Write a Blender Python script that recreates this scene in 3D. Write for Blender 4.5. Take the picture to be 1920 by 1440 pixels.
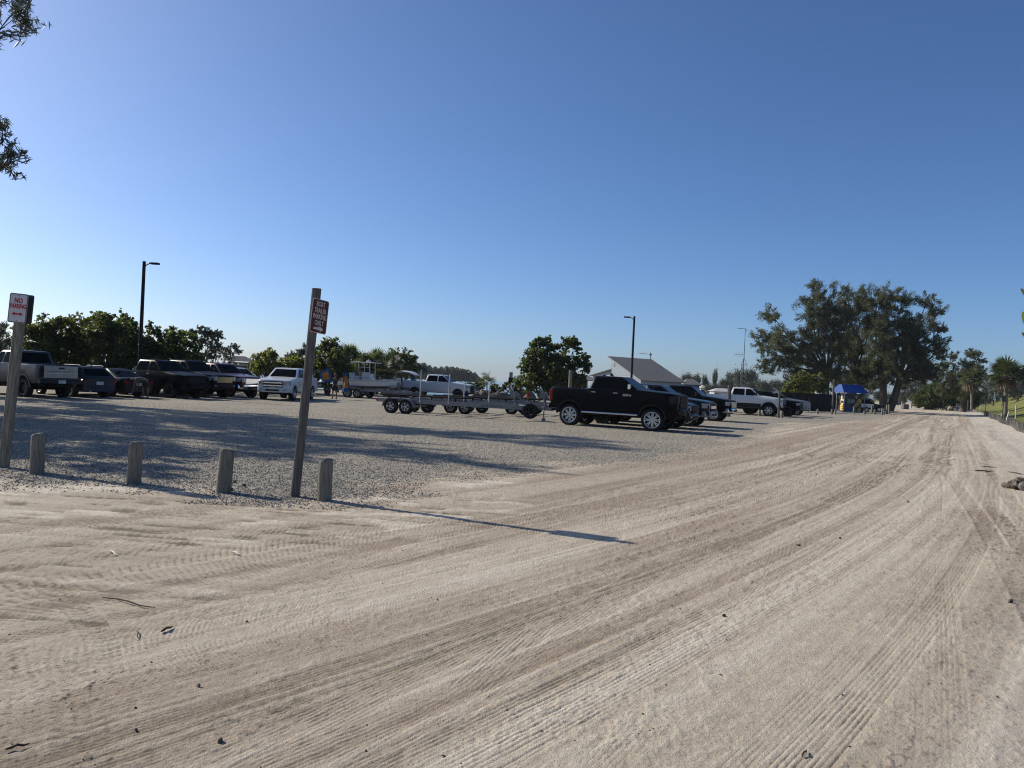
import bpy, bmesh, math, random
import numpy as np
from mathutils import Vector, Matrix
R = math.radians; PI = math.pi
scene = bpy.context.scene; COL = scene.collection
for o in list(bpy.data.objects): bpy.data.objects.remove(o)

# ------------------------------------------------------------------ camera, sky, sun, exposure
FPX, CAMH, ROLL, PITCH = 1400.0, 1.75, R(2.7), math.atan(5/1400)
cp, sp, cr, sr = math.cos(PITCH), math.sin(PITCH), math.cos(ROLL), math.sin(ROLL)
CAMPOS = Vector((0, 0, CAMH))
FWD = Vector((0, cp, -sp)); R0 = Vector((1, 0, 0)); U0 = Vector((0, sp, cp))
RGT = R0*cr + U0*sr; UPV = U0*cr - R0*sr
cam = bpy.data.cameras.new('camera'); camo = bpy.data.objects.new('camera', cam); COL.objects.link(camo)
cam.sensor_fit = 'HORIZONTAL'; cam.sensor_width = 36; cam.lens = 36*FPX/1920
cam.clip_start = .1; cam.clip_end = 20000
camo.matrix_world = Matrix(((RGT.x, UPV.x, -FWD.x, 0), (RGT.y, UPV.y, -FWD.y, 0), (RGT.z, UPV.z, -FWD.z, CAMH), (0, 0, 0, 1)))
scene.camera = camo

SUN_EL, SUN_AZ = R(32), R(-64)          # azimuth from +Y, negative = to the left
world = bpy.data.worlds.new("World"); scene.world = world; world.use_nodes = True
wn = world.node_tree; bg = wn.nodes['Background']
sky = wn.nodes.new('ShaderNodeTexSky'); sky.sky_type = 'NISHITA'; sky.sun_disc = False
sky.sun_elevation = SUN_EL; sky.sun_rotation = SUN_AZ
sky.air_density = 0.7; sky.dust_density = 1.0; sky.ozone_density = 6.0; sky.altitude = 0
bg.inputs['Strength'].default_value = 0.12
hsv = wn.nodes.new('ShaderNodeHueSaturation'); hsv.inputs['Hue'].default_value = .501; hsv.inputs['Saturation'].default_value = 1.07; hsv.inputs['Value'].default_value = 1.05
wn.links.new(sky.outputs[0], hsv.inputs['Color']); wn.links.new(hsv.outputs[0], bg.inputs[0])
sun = bpy.data.lights.new('sun', 'SUN'); suno = bpy.data.objects.new('sun', sun); COL.objects.link(suno)
sun.energy = 5.0; sun.angle = R(.53); sun.color = (1, .925, .79)
SUNV = Vector((math.sin(SUN_AZ)*math.cos(SUN_EL), math.cos(SUN_AZ)*math.cos(SUN_EL), math.sin(SUN_EL)))
suno.rotation_euler = SUNV.to_track_quat('Z', 'Y').to_euler()
suno.location = (-40, 20, 40)
vs = scene.view_settings
vs.view_transform = 'Standard'; vs.look = 'None'; vs.gamma = 1; vs.use_curve_mapping = False; vs.exposure = 0.04
scene.render.engine = 'CYCLES'; scene.cycles.filter_width = 1.1; scene.cycles.use_denoising = True; scene.cycles.denoiser = 'OPENIMAGEDENOISE'; scene.cycles.denoising_input_passes = 'RGB_ALBEDO_NORMAL'; scene.cycles.denoising_prefilter = 'NONE'

# ------------------------------------------------------------------ helpers
def ray(px, py):
    return RGT*(px-960) + UPV*(720-py) + FWD*FPX
def ground(px, py, z=0.0):
    d = ray(px, py); t = (z-CAMH)/d.z
    return CAMPOS + d*t
def at(px, py, D):
    d = ray(px, py)
    return CAMPOS + d*(D/d.y)
def hdg(a):            # heading angle (deg) to unit vectors forward, left
    return Vector((math.cos(R(a)), math.sin(R(a)), 0)), Vector((-math.sin(R(a)), math.cos(R(a)), 0))

def tag(o, label=None, cat=None, group=None, kind=None):
    if label: o['label'] = label
    if cat: o['category'] = cat
    if group: o['group'] = group
    if kind: o['kind'] = kind
    return o
def empty(name, loc=(0, 0, 0), rz=0.0, label=None, cat=None, group=None):
    o = bpy.data.objects.new(name, None); COL.objects.link(o)
    o.empty_display_size = .2
    o.location = loc; o.rotation_euler = (0, 0, rz)
    return tag(o, label, cat, group)
def link(name, me, parent=None, loc=None, rot=None, scale=None):
    o = bpy.data.objects.new(name, me); COL.objects.link(o)
    if parent: o.parent = parent
    if loc is not None: o.location = loc
    if rot is not None: o.rotation_euler = rot
    if scale is not None: o.scale = scale
    return o

class MB:
    def __init__(s): s.v = []; s.f = []; s.smooth = []
    def add(s, vs, fs, smooth=False):
        b = len(s.v); s.v += [tuple(p) for p in vs]
        s.f += [tuple(i+b for i in f) for f in fs]; s.smooth += [smooth]*len(fs)
        return s
    def box(s, c, d, rz=0.0, M=None, taper=1.0):
        x, y, z = d[0]/2, d[1]/2, d[2]/2
        P = [(-x, -y, -z), (x, -y, -z), (x, y, -z), (-x, y, -z), (-x*taper, -y*taper, z), (x*taper, -y*taper, z), (x*taper, y*taper, z), (-x*taper, y*taper, z)]
        q = Matrix.Rotation(rz, 3, 'Z') if M is None else M
        P = [q @ Vector(p) + Vector(c) for p in P]
        return s.add(P, [(0, 3, 2, 1), (4, 5, 6, 7), (0, 1, 5, 4), (1, 2, 6, 5), (2, 3, 7, 6), (3, 0, 4, 7)])
    def rbox(s, c, d, b=.02, M=None):       # box with chamfered edges
        x, y, z = d[0]/2, d[1]/2, d[2]/2
        b = min(b, x*.9, y*.9, z*.9)
        def ring(ix, iy, zz):
            return [(-x+ix+b, -y+iy, zz), (x-ix-b, -y+iy, zz), (x-ix, -y+iy+b, zz), (x-ix, y-iy-b, zz), (x-ix-b, y-iy, zz), (-x+ix+b, y-iy, zz), (-x+ix, y-iy-b, zz), (-x+ix, -y+iy+b, zz)]
        L = [ring(b, b, -z), ring(0, 0, -z+b), ring(0, 0, z-b), ring(b, b, z)]
        q = M if M is not None else Matrix.Identity(3)
        L = [[q @ Vector(p)+Vector(c) for p in r] for r in L]
        return s.loft(L, smooth=False)
    def loft(s, rings, closed=True, caps=True, smooth=True):
        n = len(rings[0]); vs = [p for r in rings for p in r]; fs = []
        for i in range(len(rings)-1):
            for j in range(n if closed else n-1):
                k = (j+1) % n
                fs.append((i*n+j, i*n+k, (i+1)*n+k, (i+1)*n+j))
        if caps and closed:
            fs.append(tuple(reversed(range(n)))); fs.append(tuple((len(rings)-1)*n+j for j in range(n)))
        return s.add(vs, fs, smooth)
    def tube(s, pts, rad, n=8, caps=True):
        pts = [Vector(p) for p in pts]
        if not hasattr(rad, '__len__'): rad = [rad]*len(pts)
        rings = []; ref = None
        for i, p in enumerate(pts):
            d = (pts[min(i+1, len(pts)-1)]-pts[max(i-1, 0)]).normalized()
            if ref is None:
                ref = Vector((1, 0, 0)) if abs(d.x) < .8 else Vector((0, 1, 0))
            a = (ref - d*ref.dot(d)).normalized(); b = d.cross(a); ref = a
            rings.append([p + (a*math.cos(2*PI*k/n)+b*math.sin(2*PI*k/n))*rad[i] for k in range(n)])
        return s.loft(rings, caps=caps)
    def lathe(s, prof, axis='Y', c=(0, 0, 0), n=24):     # prof: (radius, along)
        rings = []
        for r, a in prof:
            ring = []
            for k in range(n):
                t = 2*PI*k/n
                if axis == 'Y': p = (r*math.cos(t), a, r*math.sin(t))
                elif axis == 'Z': p = (r*math.cos(t), r*math.sin(t), a)
                else: p = (a, r*math.cos(t), r*math.sin(t))
                ring.append((p[0]+c[0], p[1]+c[1], p[2]+c[2]))
            rings.append(ring)
        return s.loft(rings, caps=False)
    def prism(s, poly, off, smooth=False):       # poly: list of 3D points, off: extrusion vector
        n = len(poly); off = Vector(off)
        A = [Vector(p) for p in poly]; B = [p+off for p in A]
        return s.add(A+B, [tuple(reversed(range(n))), tuple(range(n, 2*n))] + [(i, (i+1) % n, n+(i+1) % n, n+i) for i in range(n)], smooth)
    def mesh(s, name, mat=None, angle=35):
        me = bpy.data.meshes.new(name); me.from_pydata(s.v, [], s.f)
        me.polygons.foreach_set('use_smooth', [bool(x) for x in s.smooth])
        if mat: me.materials.append(mat)
        bm = bmesh.new(); bm.from_mesh(me); bmesh.ops.recalc_face_normals(bm, faces=bm.faces); bm.to_mesh(me); bm.free()
        if any(s.smooth): me.set_sharp_from_angle(angle=R(angle))
        me.update(); return me
    def build(s, name, mat=None, parent=None, loc=None, rot=None, angle=35):
        return link(name, s.mesh(name, mat, angle), parent, loc, rot)

def rpoly(pts, r, n=3):          # round the corners of a 2D polygon
    out = []; m = len(pts)
    for i in range(m):
        a, b, c = Vector(pts[i-1]), Vector(pts[i]), Vector(pts[(i+1) % m])
        u, w = (a-b), (c-b); rr = min(r, u.length*.45, w.length*.45)
        p, q = b+u.normalized()*rr, b+w.normalized()*rr
        for k in range(n+1):
            t = k/n; out.append(((1-t)**2*p + 2*t*(1-t)*b + t*t*q))
    return out

def text_obj(txt, size, name, mat, parent, M, depth=.004, squash=1.0, bold=0.0):
    cu = bpy.data.curves.new(name, 'FONT'); cu.body = txt; cu.size = size; cu.extrude = depth
    cu.align_x = 'CENTER'; cu.align_y = 'CENTER'; cu.offset = bold; cu.resolution_u = 3
    to = bpy.data.objects.new(name, cu); COL.objects.link(to)
    dg = bpy.context.evaluated_depsgraph_get()
    me = bpy.data.meshes.new_from_object(to.evaluated_get(dg)); me.name = name
    bpy.data.objects.remove(to); bpy.data.curves.remove(cu)
    me.transform(Matrix.Diagonal((squash, 1, 1, 1))); me.transform(M)
    me.materials.clear(); me.materials.append(mat)
    return link(name, me, parent)

# ------------------------------------------------------------------ materials
MATS = {}
def pmat(name, col, rough=.5, metal=0.0, var=.12, scale=6.0, bump=0.0, bscale=40.0, coat=0.0, spec=.25, stretch=None, emit=None):
    if name in MATS: return MATS[name]
    m = bpy.data.materials.new(name); m.use_nodes = True; nt = m.node_tree; N = nt.nodes; L = nt.links
    b = N['Principled BSDF']
    tc = N.new('ShaderNodeTexCoord'); src = tc.outputs['Object']
    if stretch:
        mp = N.new('ShaderNodeMapping'); mp.inputs['Scale'].default_value = stretch; L.new(src, mp.inputs[0]); src = mp.outputs[0]
    nz = N.new('ShaderNodeTexNoise'); nz.inputs['Scale'].default_value = scale; nz.inputs['Detail'].default_value = 5
    L.new(src, nz.inputs['Vector'])
    rmp = N.new('ShaderNodeValToRGB')
    lo = [c*(1-var*1.6) for c in col]; hi = [min(1, c*(1+var)) for c in col]
    rmp.color_ramp.elements[0].position = .3; rmp.color_ramp.elements[1].position = .7
    rmp.color_ramp.elements[0].color = (*lo, 1); rmp.color_ramp.elements[1].color = (*hi, 1)
    L.new(nz.outputs['Fac'], rmp.inputs[0]); L.new(rmp.outputs[0], b.inputs['Base Color'])
    b.inputs['Roughness'].default_value = rough; b.inputs['Metallic'].default_value = metal
    b.inputs['Specular IOR Level'].default_value = spec
    if coat: b.inputs['Coat Weight'].default_value = coat; b.inputs['Coat Roughness'].default_value = .05
    if bump:
        n2 = N.new('ShaderNodeTexNoise'); n2.inputs['Scale'].default_value = bscale; n2.inputs['Detail'].default_value = 4
        L.new(src, n2.inputs['Vector'])
        bp = N.new('ShaderNodeBump'); bp.inputs['Strength'].default_value = bump; bp.inputs['Distance'].default_value = .02
        L.new(n2.outputs['Fac'], bp.inputs['Height']); L.new(bp.outputs[0], b.inputs['Normal'])
    MATS[name] = m; return m

def paint(name, col, metal=.0, rough=.35, dust=.25, coat=.5, spec=.4):
    if name in MATS: return MATS[name]
    m = bpy.data.materials.new(name); m.use_nodes = True; nt = m.node_tree; N = nt.nodes; L = nt.links
    b = N['Principled BSDF']; tc = N.new('ShaderNodeTexCoord')
    nz = N.new('ShaderNodeTexNoise'); nz.inputs['Scale'].default_value = 3; nz.inputs['Detail'].default_value = 6; L.new(tc.outputs['Object'], nz.inputs[0])
    sx = N.new('ShaderNodeSeparateXYZ'); L.new(tc.outputs['Object'], sx.inputs[0])
    mr = N.new('ShaderNodeMapRange'); mr.inputs[1].default_value = 1.0; mr.inputs[2].default_value = .35; L.new(sx.outputs['Z'], mr.inputs[0])
    mm = N.new('ShaderNodeMath'); mm.operation = 'MULTIPLY'; L.new(nz.outputs['Fac'], mm.inputs[0]); L.new(mr.outputs[0], mm.inputs[1])
    m2 = N.new('ShaderNodeMath'); m2.operation = 'MULTIPLY'; m2.inputs[1].default_value = dust*2; L.new(mm.outputs[0], m2.inputs[0])
    mix = N.new('ShaderNodeMix'); mix.data_type = 'RGBA'; mix.inputs['A'].default_value = (*col, 1); mix.inputs['B'].default_value = (.30, .27, .23, 1)
    L.new(m2.outputs[0], mix.inputs['Factor']); L.new(mix.outputs['Result'], b.inputs['Base Color'])
    ra = N.new('ShaderNodeMath'); ra.operation = 'MULTIPLY_ADD'; ra.inputs[1].default_value = .5; ra.inputs[2].default_value = rough; L.new(m2.outputs[0], ra.inputs[0])
    L.new(ra.outputs[0], b.inputs['Roughness'])
    b.inputs['Metallic'].default_value = metal; b.inputs['Coat Weight'].default_value = coat; b.inputs['Coat Roughness'].default_value = .08; b.inputs['Specular IOR Level'].default_value = spec
    MATS[name] = m; return m

def leafmat(name, c1, c2, trans=.35, tcol=None, rough=.5, scale=.35):
    m = bpy.data.materials.new(name); m.use_nodes = True; nt = m.node_tree; N = nt.nodes; L = nt.links
    b = N['Principled BSDF']; out = N['Material Output']
    g = N.new('ShaderNodeNewGeometry'); nz = N.new('ShaderNodeTexNoise'); nz.inputs['Scale'].default_value = scale*6; nz.inputs['Detail'].default_value = 4
    L.new(g.outputs['Position'], nz.inputs['Vector'])
    rnd = N.new('ShaderNodeMath'); rnd.operation = 'MULTIPLY_ADD'; rnd.inputs[1].default_value = .35; L.new(g.outputs['Random Per Island'], rnd.inputs[0]); 
    sc = N.new('ShaderNodeMath'); sc.operation = 'MULTIPLY'; sc.inputs[1].default_value = .75; L.new(nz.outputs['Fac'], sc.inputs[0]); L.new(sc.outputs[0], rnd.inputs[2])
    rmp = N.new('ShaderNodeValToRGB'); rmp.color_ramp.elements[0].position = .3; rmp.color_ramp.elements[1].position = .8
    rmp.color_ramp.elements[0].color = (*c1, 1); rmp.color_ramp.elements[1].color = (*c2, 1)
    L.new(rnd.outputs[0], rmp.inputs[0]); L.new(rmp.outputs[0], b.inputs['Base Color'])
    b.inputs['Roughness'].default_value = rough; b.inputs['Specular IOR Level'].default_value = .35
    t = N.new('ShaderNodeBsdfTranslucent'); t.inputs[0].default_value = (*(tcol or c2), 1)
    mx = N.new('ShaderNodeMixShader'); mx.inputs[0].default_value = trans
    L.new(b.outputs[0], mx.inputs[1]); L.new(t.outputs[0], mx.inputs[2]); L.new(mx.outputs[0], out.inputs[0])
    MATS[name] = m; return m

M_BLACKP = paint('black_paint', (.0035, .004, .0055), dust=.002, coat=.02, spec=.06); M_NAVY = paint('navy_paint', (.005, .008, .015), dust=.005, coat=.15, spec=.2)
M_WHITE = paint('white_paint', (.52, .535, .55), dust=.15); M_SILVER = paint('silver_paint', (.20, .21, .23), metal=.3, dust=.1)
M_GREY = paint('grey_paint', (.05, .056, .066), metal=.1, dust=.03, coat=.12, spec=.2); M_DGREY = paint('dark_grey_paint', (.012, .013, .016), metal=.2, dust=.015, coat=.15, spec=.2)
M_BGREY = paint('blue_grey_paint', (.018, .024, .036), metal=.1, dust=.02, coat=.15, spec=.2); M_MAROON = paint('maroon_paint', (.05, .008, .009), dust=.03, coat=.3, spec=.2)
M_GLASS = pmat('tinted_glass', (.004, .006, .008), .07, var=.05, spec=.2)
M_GLASS.node_tree.nodes['Principled BSDF'].inputs['IOR'].default_value = 1.16
M_TYRE = pmat('tyre_rubber', (.016, .016, .017), .85, bump=.3)
M_CHROME = pmat('chrome', (.72, .73, .75), .14, 1.0, var=.04)
M_TAILG = pmat('polished_tailgate', (.26, .265, .28), .22, 1.0, var=.08)
M_ALLOY = pmat('alloy', (.52, .53, .55), .28, 1.0, var=.06)
M_BALLOY = pmat('black_alloy', (.02, .02, .022), .35, .3)
M_PLASTIC = pmat('black_plastic', (.007, .007, .008), .65, bump=.1)
M_UNDER = pmat('underbody', (.012, .011, .010), .9)
M_LAMP = pmat('lamp_glass', (.27, .29, .31), .08, var=.15, scale=20, spec=.8)
M_TAIL = pmat('tail_lamp', (.25, .012, .012), .15, var=.1)
M_PLATE = pmat('number_plate', (.55, .56, .52), .5)
M_ALU = pmat('galvanised', (.23, .235, .24), .5, .5, var=.12, scale=9)
M_GOLD = pmat('tan_reflecting_grille', (.30, .24, .13), .3, .7)
# ------------------------------------------------------------------ ground
rng = np.random.default_rng(11); HAZE = .00014
def vnoise(x, y, seed):
    xi = np.floor(x).astype(np.int64); yi = np.floor(y).astype(np.int64); fx = x-xi; fy = y-yi
    fx = fx*fx*(3-2*fx); fy = fy*fy*(3-2*fy)
    def h(a, b):
        n = (a*374761393 + b*668265263 + seed*1442695041) & 0xffffffff
        n = ((n ^ (n >> 13))*1274126177) & 0xffffffff
        return ((n ^ (n >> 16)) & 0xffff)/65535.0
    return (h(xi, yi)*(1-fx)+h(xi+1, yi)*fx)*(1-fy) + (h(xi, yi+1)*(1-fx)+h(xi+1, yi+1)*fx)*fy
def fbm(x, y, seed, octv=4):
    s = 0; a = .5; 
    for k in range(octv): s = s + a*vnoise(x*2**k, y*2**k, seed+k); a *= .5
    return s
def sstep(a, b, x):
    t = np.clip((x-a)/(b-a), 0, 1); return t*t*(3-2*t)

RD = R(30.6); RDX, RDY = math.sin(RD), math.cos(RD)       # direction of the dirt road
def shore(x, y): return y - (84 + np.maximum(0, x-12)*7 + 6*np.sin(x*.13))
def terrain(x, y):
    n = x*RDY - y*RDX
    z = .05*(fbm(x*.09+3, y*.09+7, 5, 3)-.45)*np.clip((np.hypot(x, y)-4)/12, 0, 1)
    far = np.clip((y-30)/20, 0, 1)
    hill = sstep(4.6, 30, n)*8.6*sstep(25, 85, y)*(1-sstep(300, 420, y)) 
    z = z + hill*far
    z = z + .16*sstep(2.0, 4.5, n)*sstep(8, 25, y)*(1-sstep(5, 7, n))
    sd = shore(x, y)
    z = z - np.clip(sd*.16, 0, 2.2)
    z = np.where((y < -30), z*0, z)
    return z
def tz(x, y): return float(terrain(np.array([x], float), np.array([y], float))[0])
def gpt(px, py, it=4):         # unproject on the real terrain
    z = 0.0
    for _ in range(it):
        p = ground(px, py, z); z = tz(p.x, p.y)
    p.z = z; return p

LOTPX = [(-900, 800), (-300, 850), (0, 884), (70, 893), (250, 911), (420, 927), (612, 943), (690, 925), (800, 902), (960, 876), (1080, 868), (1180, 866), (1290, 848), (1370, 832), (1440, 806), (1475, 792), (1540, 795), (1640, 786), (1690, 772)]
LOT = [ground(*p) for p in LOTPX]
LOT = [(p.x, p.y) for p in LOT] + [(60, 120), (30, 140), (-90, 140), (-90, 30)]
def sdpoly(x, y, P):
    d = np.full(x.shape, 1e9); ins = np.zeros(x.shape, bool); n = len(P)
    for i in range(n):
        ax, ay = P[i]; bx, by = P[(i+1) % n]; ex, ey = bx-ax, by-ay
        wx, wy = x-ax, y-ay; t = np.clip((wx*ex+wy*ey)/(ex*ex+ey*ey), 0, 1)
        d = np.minimum(d, (wx-ex*t)**2+(wy-ey*t)**2)
        c = ((ay <= y) & (by > y)) | ((by <= y) & (ay > y))
        with np.errstate(divide='ignore', invalid='ignore'):
            xi = ax + (y-ay)/(by-ay)*ex if by != ay else np.full(x.shape, 1e9)
        ins ^= c & (x < xi)
    return np.where(ins, np.sqrt(d), -np.sqrt(d))

# polar sheet, dense in front of the camera
th = np.concatenate([np.linspace(-40, 40, 1080), np.linspace(42, 318, 120)])
pr = np.concatenate([np.linspace(1500, 420, 14), np.arange(415, 30, -.82), np.arange(30, 4, -.4), np.array([3.5, 3, 2.5, 2, 1.6, 1.2])])
rad = 747*CAMH/pr
nth, nr = len(th), len(rad)
TH, RA = np.meshgrid(np.radians(th), rad)
X = (RA*np.sin(TH)).ravel(); Y = (RA*np.cos(TH)).ravel()
sdl = sdpoly(X, Y, LOT)
lot = sstep(-.35, .45, sdl + (fbm(X*.9, Y*.9, 21)-.47)*2.6 + (fbm(X*6, Y*6, 23, 3)-.43)*.9)
Z = terrain(X, Y)
nn = X*RDY - Y*RDX; ss = X*RDX + Y*RDY
bend = np.where(ss < 24, -.0042*(24-ss)**2, 0)             # the road swings slightly near the camera
n2 = nn - bend
detail = np.clip((45-RA.ravel())/25, 0, 1)
H = np.zeros_like(Z); ALB = np.zeros_like(Z); RED = np.zeros_like(Z)
notlot = 1-lot
ACP = [(-900, 1100), (-300, 1175), (0, 1190), (300, 1150), (560, 1085), (800, 1005), (1010, 940), (960, 880), (800, 904), (612, 945), (250, 912), (0, 880), (-400, 850), (-1200, 860)]
ACP = [(lambda p: (p.x, p.y))(ground(*p)) for p in ACP]
acc = notlot*sstep(-.35, .5, sdpoly(X, Y, ACP) + (fbm(X*.7, Y*.7, 9)-.47)*1.2)
onroad = notlot*(1-.85*acc)*sstep(-9.5, -7, n2)*(1-sstep(1.2, 3.2, n2))
# long combed streaks along the road
for k, (w, amp, sl) in enumerate([(.026, .0014, 12), (.045, .0018, 9), (.10, .0012, 12), (.34, .0012, 45), (.9, .002, 70)]):
    u = n2/w + 1.6*(fbm(n2*.6, ss*.07, 60+k, 2)-.4)
    s_ = vnoise(u, ss/sl, 40+k)-.5
    msk = .25+.75*sstep(.30, .55, fbm(n2*.75, ss*.10, 80+k, 3))
    H += amp*1.7*s_*msk*onroad
    ALB += (.34, .34, .26, .42, .34)[k]*s_*(.3+.7*msk)*onroad; RED += (0, -.2, -.3, -1.1, -1.0)[k]*s_*onroad
RED += (fbm(n2*.85, ss*.022, 95, 3)-.44)*1.8*onroad; ALB -= (fbm(n2*.85, ss*.022, 95, 3)-.44)*.5*onroad
# access road on the left, combed along x
yy_ = Y+.10*X+.25*(fbm(X*.25, Y*.25, 19, 2)-.37)
for k, (w, amp, sl) in enumerate([(.035, .002, 3.5), (.07, .004, 4.5), (.16, .006, 6)]):
    s_ = vnoise(X/sl, yy_/w, 120+k)-.5; mk_ = .2+.8*sstep(.35, .6, fbm(X*.22, yy_*1.3, 130+k, 3))
    H += amp*2.0*s_*acc*mk_; ALB += (.35, .5, .45)[k]*s_*acc*mk_
gro = sstep(.60, .74, vnoise(X*.22+5, yy_/.10, 160))*sstep(.34, .52, fbm(X*.3, yy_*.9, 161, 3))*acc
gro = gro*(.15+1.1*sstep(.40, .62, fbm(X*2.2, yy_*5, 162, 3)))
H -= .010*gro; ALB -= .40*gro; RED -= .3*gro
fl = sstep(.64, .70, vnoise(X*1.1, yy_*3.2, 170)*.7+.3*vnoise(X*3.0, yy_*8, 171))*acc*sstep(6.5, 8, Y)
ALB += .55*fl; H += .004*fl
# general roughness
rough = fbm(X*9, Y*9, 31, 4)-.47
H += .008*rough*notlot + .009*(fbm(X*30, Y*30, 33, 2)-.37)*notlot*(.4+.9*sstep(.35, .6, fbm(X*1.3, Y*1.3, 34, 3)))
clod = sstep(.60, .74, vnoise(X*17, Y*17, 37))*sstep(.45, .6, fbm(X*.8, Y*.8, 38, 3)); H += .0035*clod*notlot
H += lot*(.016*(fbm(X*11, Y*11, 51, 4)-.47)+.012*(vnoise(X*26, Y*26, 55)-.5))
ALB += .30*(fbm(X*.45, Y*.45, 71, 4)-.47) + .30*rough + .42*(fbm(X*30, Y*30, 33, 2)-.37)
crm = sstep(.50, .66, fbm(n2*1.1, ss*.16, 44, 4))*(1-acc) + .5*sstep(.52, .66, fbm(X*.8, Y*.8, 46, 4))
cr2 = sstep(.52, .66, fbm(X*24, Y*24, 45, 3))*crm*notlot
ALB -= .30*cr2 + .08*crm*notlot; H += .005*cr2; RED += .35*crm*notlot
# individual tyre tracks, traced on the ground
def catmull(P, n=7):
    P = [Vector((p[0], p[1])) for p in P]; P = [P[0]*2-P[1]]+P+[P[-1]*2-P[-2]]; out = []
    for i in range(1, len(P)-2):
        for k in range(n):
            t = k/n; a, b, c, d = P[i-1:i+3]
            out.append(.5*((2*b)+(c-a)*t+(2*a-5*b+4*c-d)*t*t+(3*b-a-3*c+d)*t**3))
    out.append(P[-2]); return out
HG = np.zeros_like(Z); AG = np.zeros_like(Z)
def groove(sel, v, sl, width, depth, lugs, alb, red, seed, gate=None, tone=.2):
    q = v/(width/2); body = 1-sstep(.85, 1.05, np.abs(q)); berm = np.exp(-((np.abs(q)-1.12)/.16)**2)
    sp = .031 if not lugs else .06
    u = v/sp; gi = np.floor(u); fr_ = u-gi-.5
    dash = .5+.65*sstep(.30, .62, vnoise(sl*5.0, gi*7.3+seed, 71))
    g = np.exp(-(fr_/.15)**2)*dash
    if lugs: g = .35*g + 1.0*np.exp(-((((sl+np.abs(v)*.55)/lugs) % 1.0-.5)/.17)**2)*(.5+.8*vnoise(sl*4, gi, 72))
    if gate is None: gate = (.5 if depth > .019 else .22)+.85*sstep(.28, .7, vnoise(sl*.55, np.full(sl.shape, seed*1.7), 7))
    gate = gate*(.72+.4*sstep(.33, .58, fbm(X[sel]*2.6, Y[sel]*2.6, 17, 3)))
    if depth > .019: g = np.maximum(g, .45*body)
    HG[sel] += depth*.42*(.28*berm - .70*g*body - .1*body)*gate*notlot[sel]*np.minimum(1, .3+detail[sel])
    AG[sel] += alb*(.35*berm - 2.0*g*body + tone*body)*gate; RED[sel] += red*body*gate
def track(pxs, width=.26, depth=.012, ribs=5, lugs=0.0, alb=.12, red=0.0):
    pts = catmull([ground(*p) for p in pxs]); s0 = 0
    for a, b in zip(pts[:-1], pts[1:]):
        e = b-a; L = e.length
        if L < 1e-4: continue
        m = width
        sel = np.nonzero((X > min(a.x, b.x)-m) & (X < max(a.x, b.x)+m) & (Y > min(a.y, b.y)-m) & (Y < max(a.y, b.y)+m))[0]
        if len(sel):
            x, y = X[sel]-a.x, Y[sel]-a.y
            t = (x*e.x+y*e.y)/L; v = (x*-e.y+y*e.x)/L
            ok = (t >= 0) & (t < L) & (np.abs(v) < width*.85); sel = sel[ok]; t = t[ok]; v = v[ok]
            groove(sel, v, s0+t, width, depth, lugs, alb, red, pxs[0][0])
        s0 += L
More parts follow.
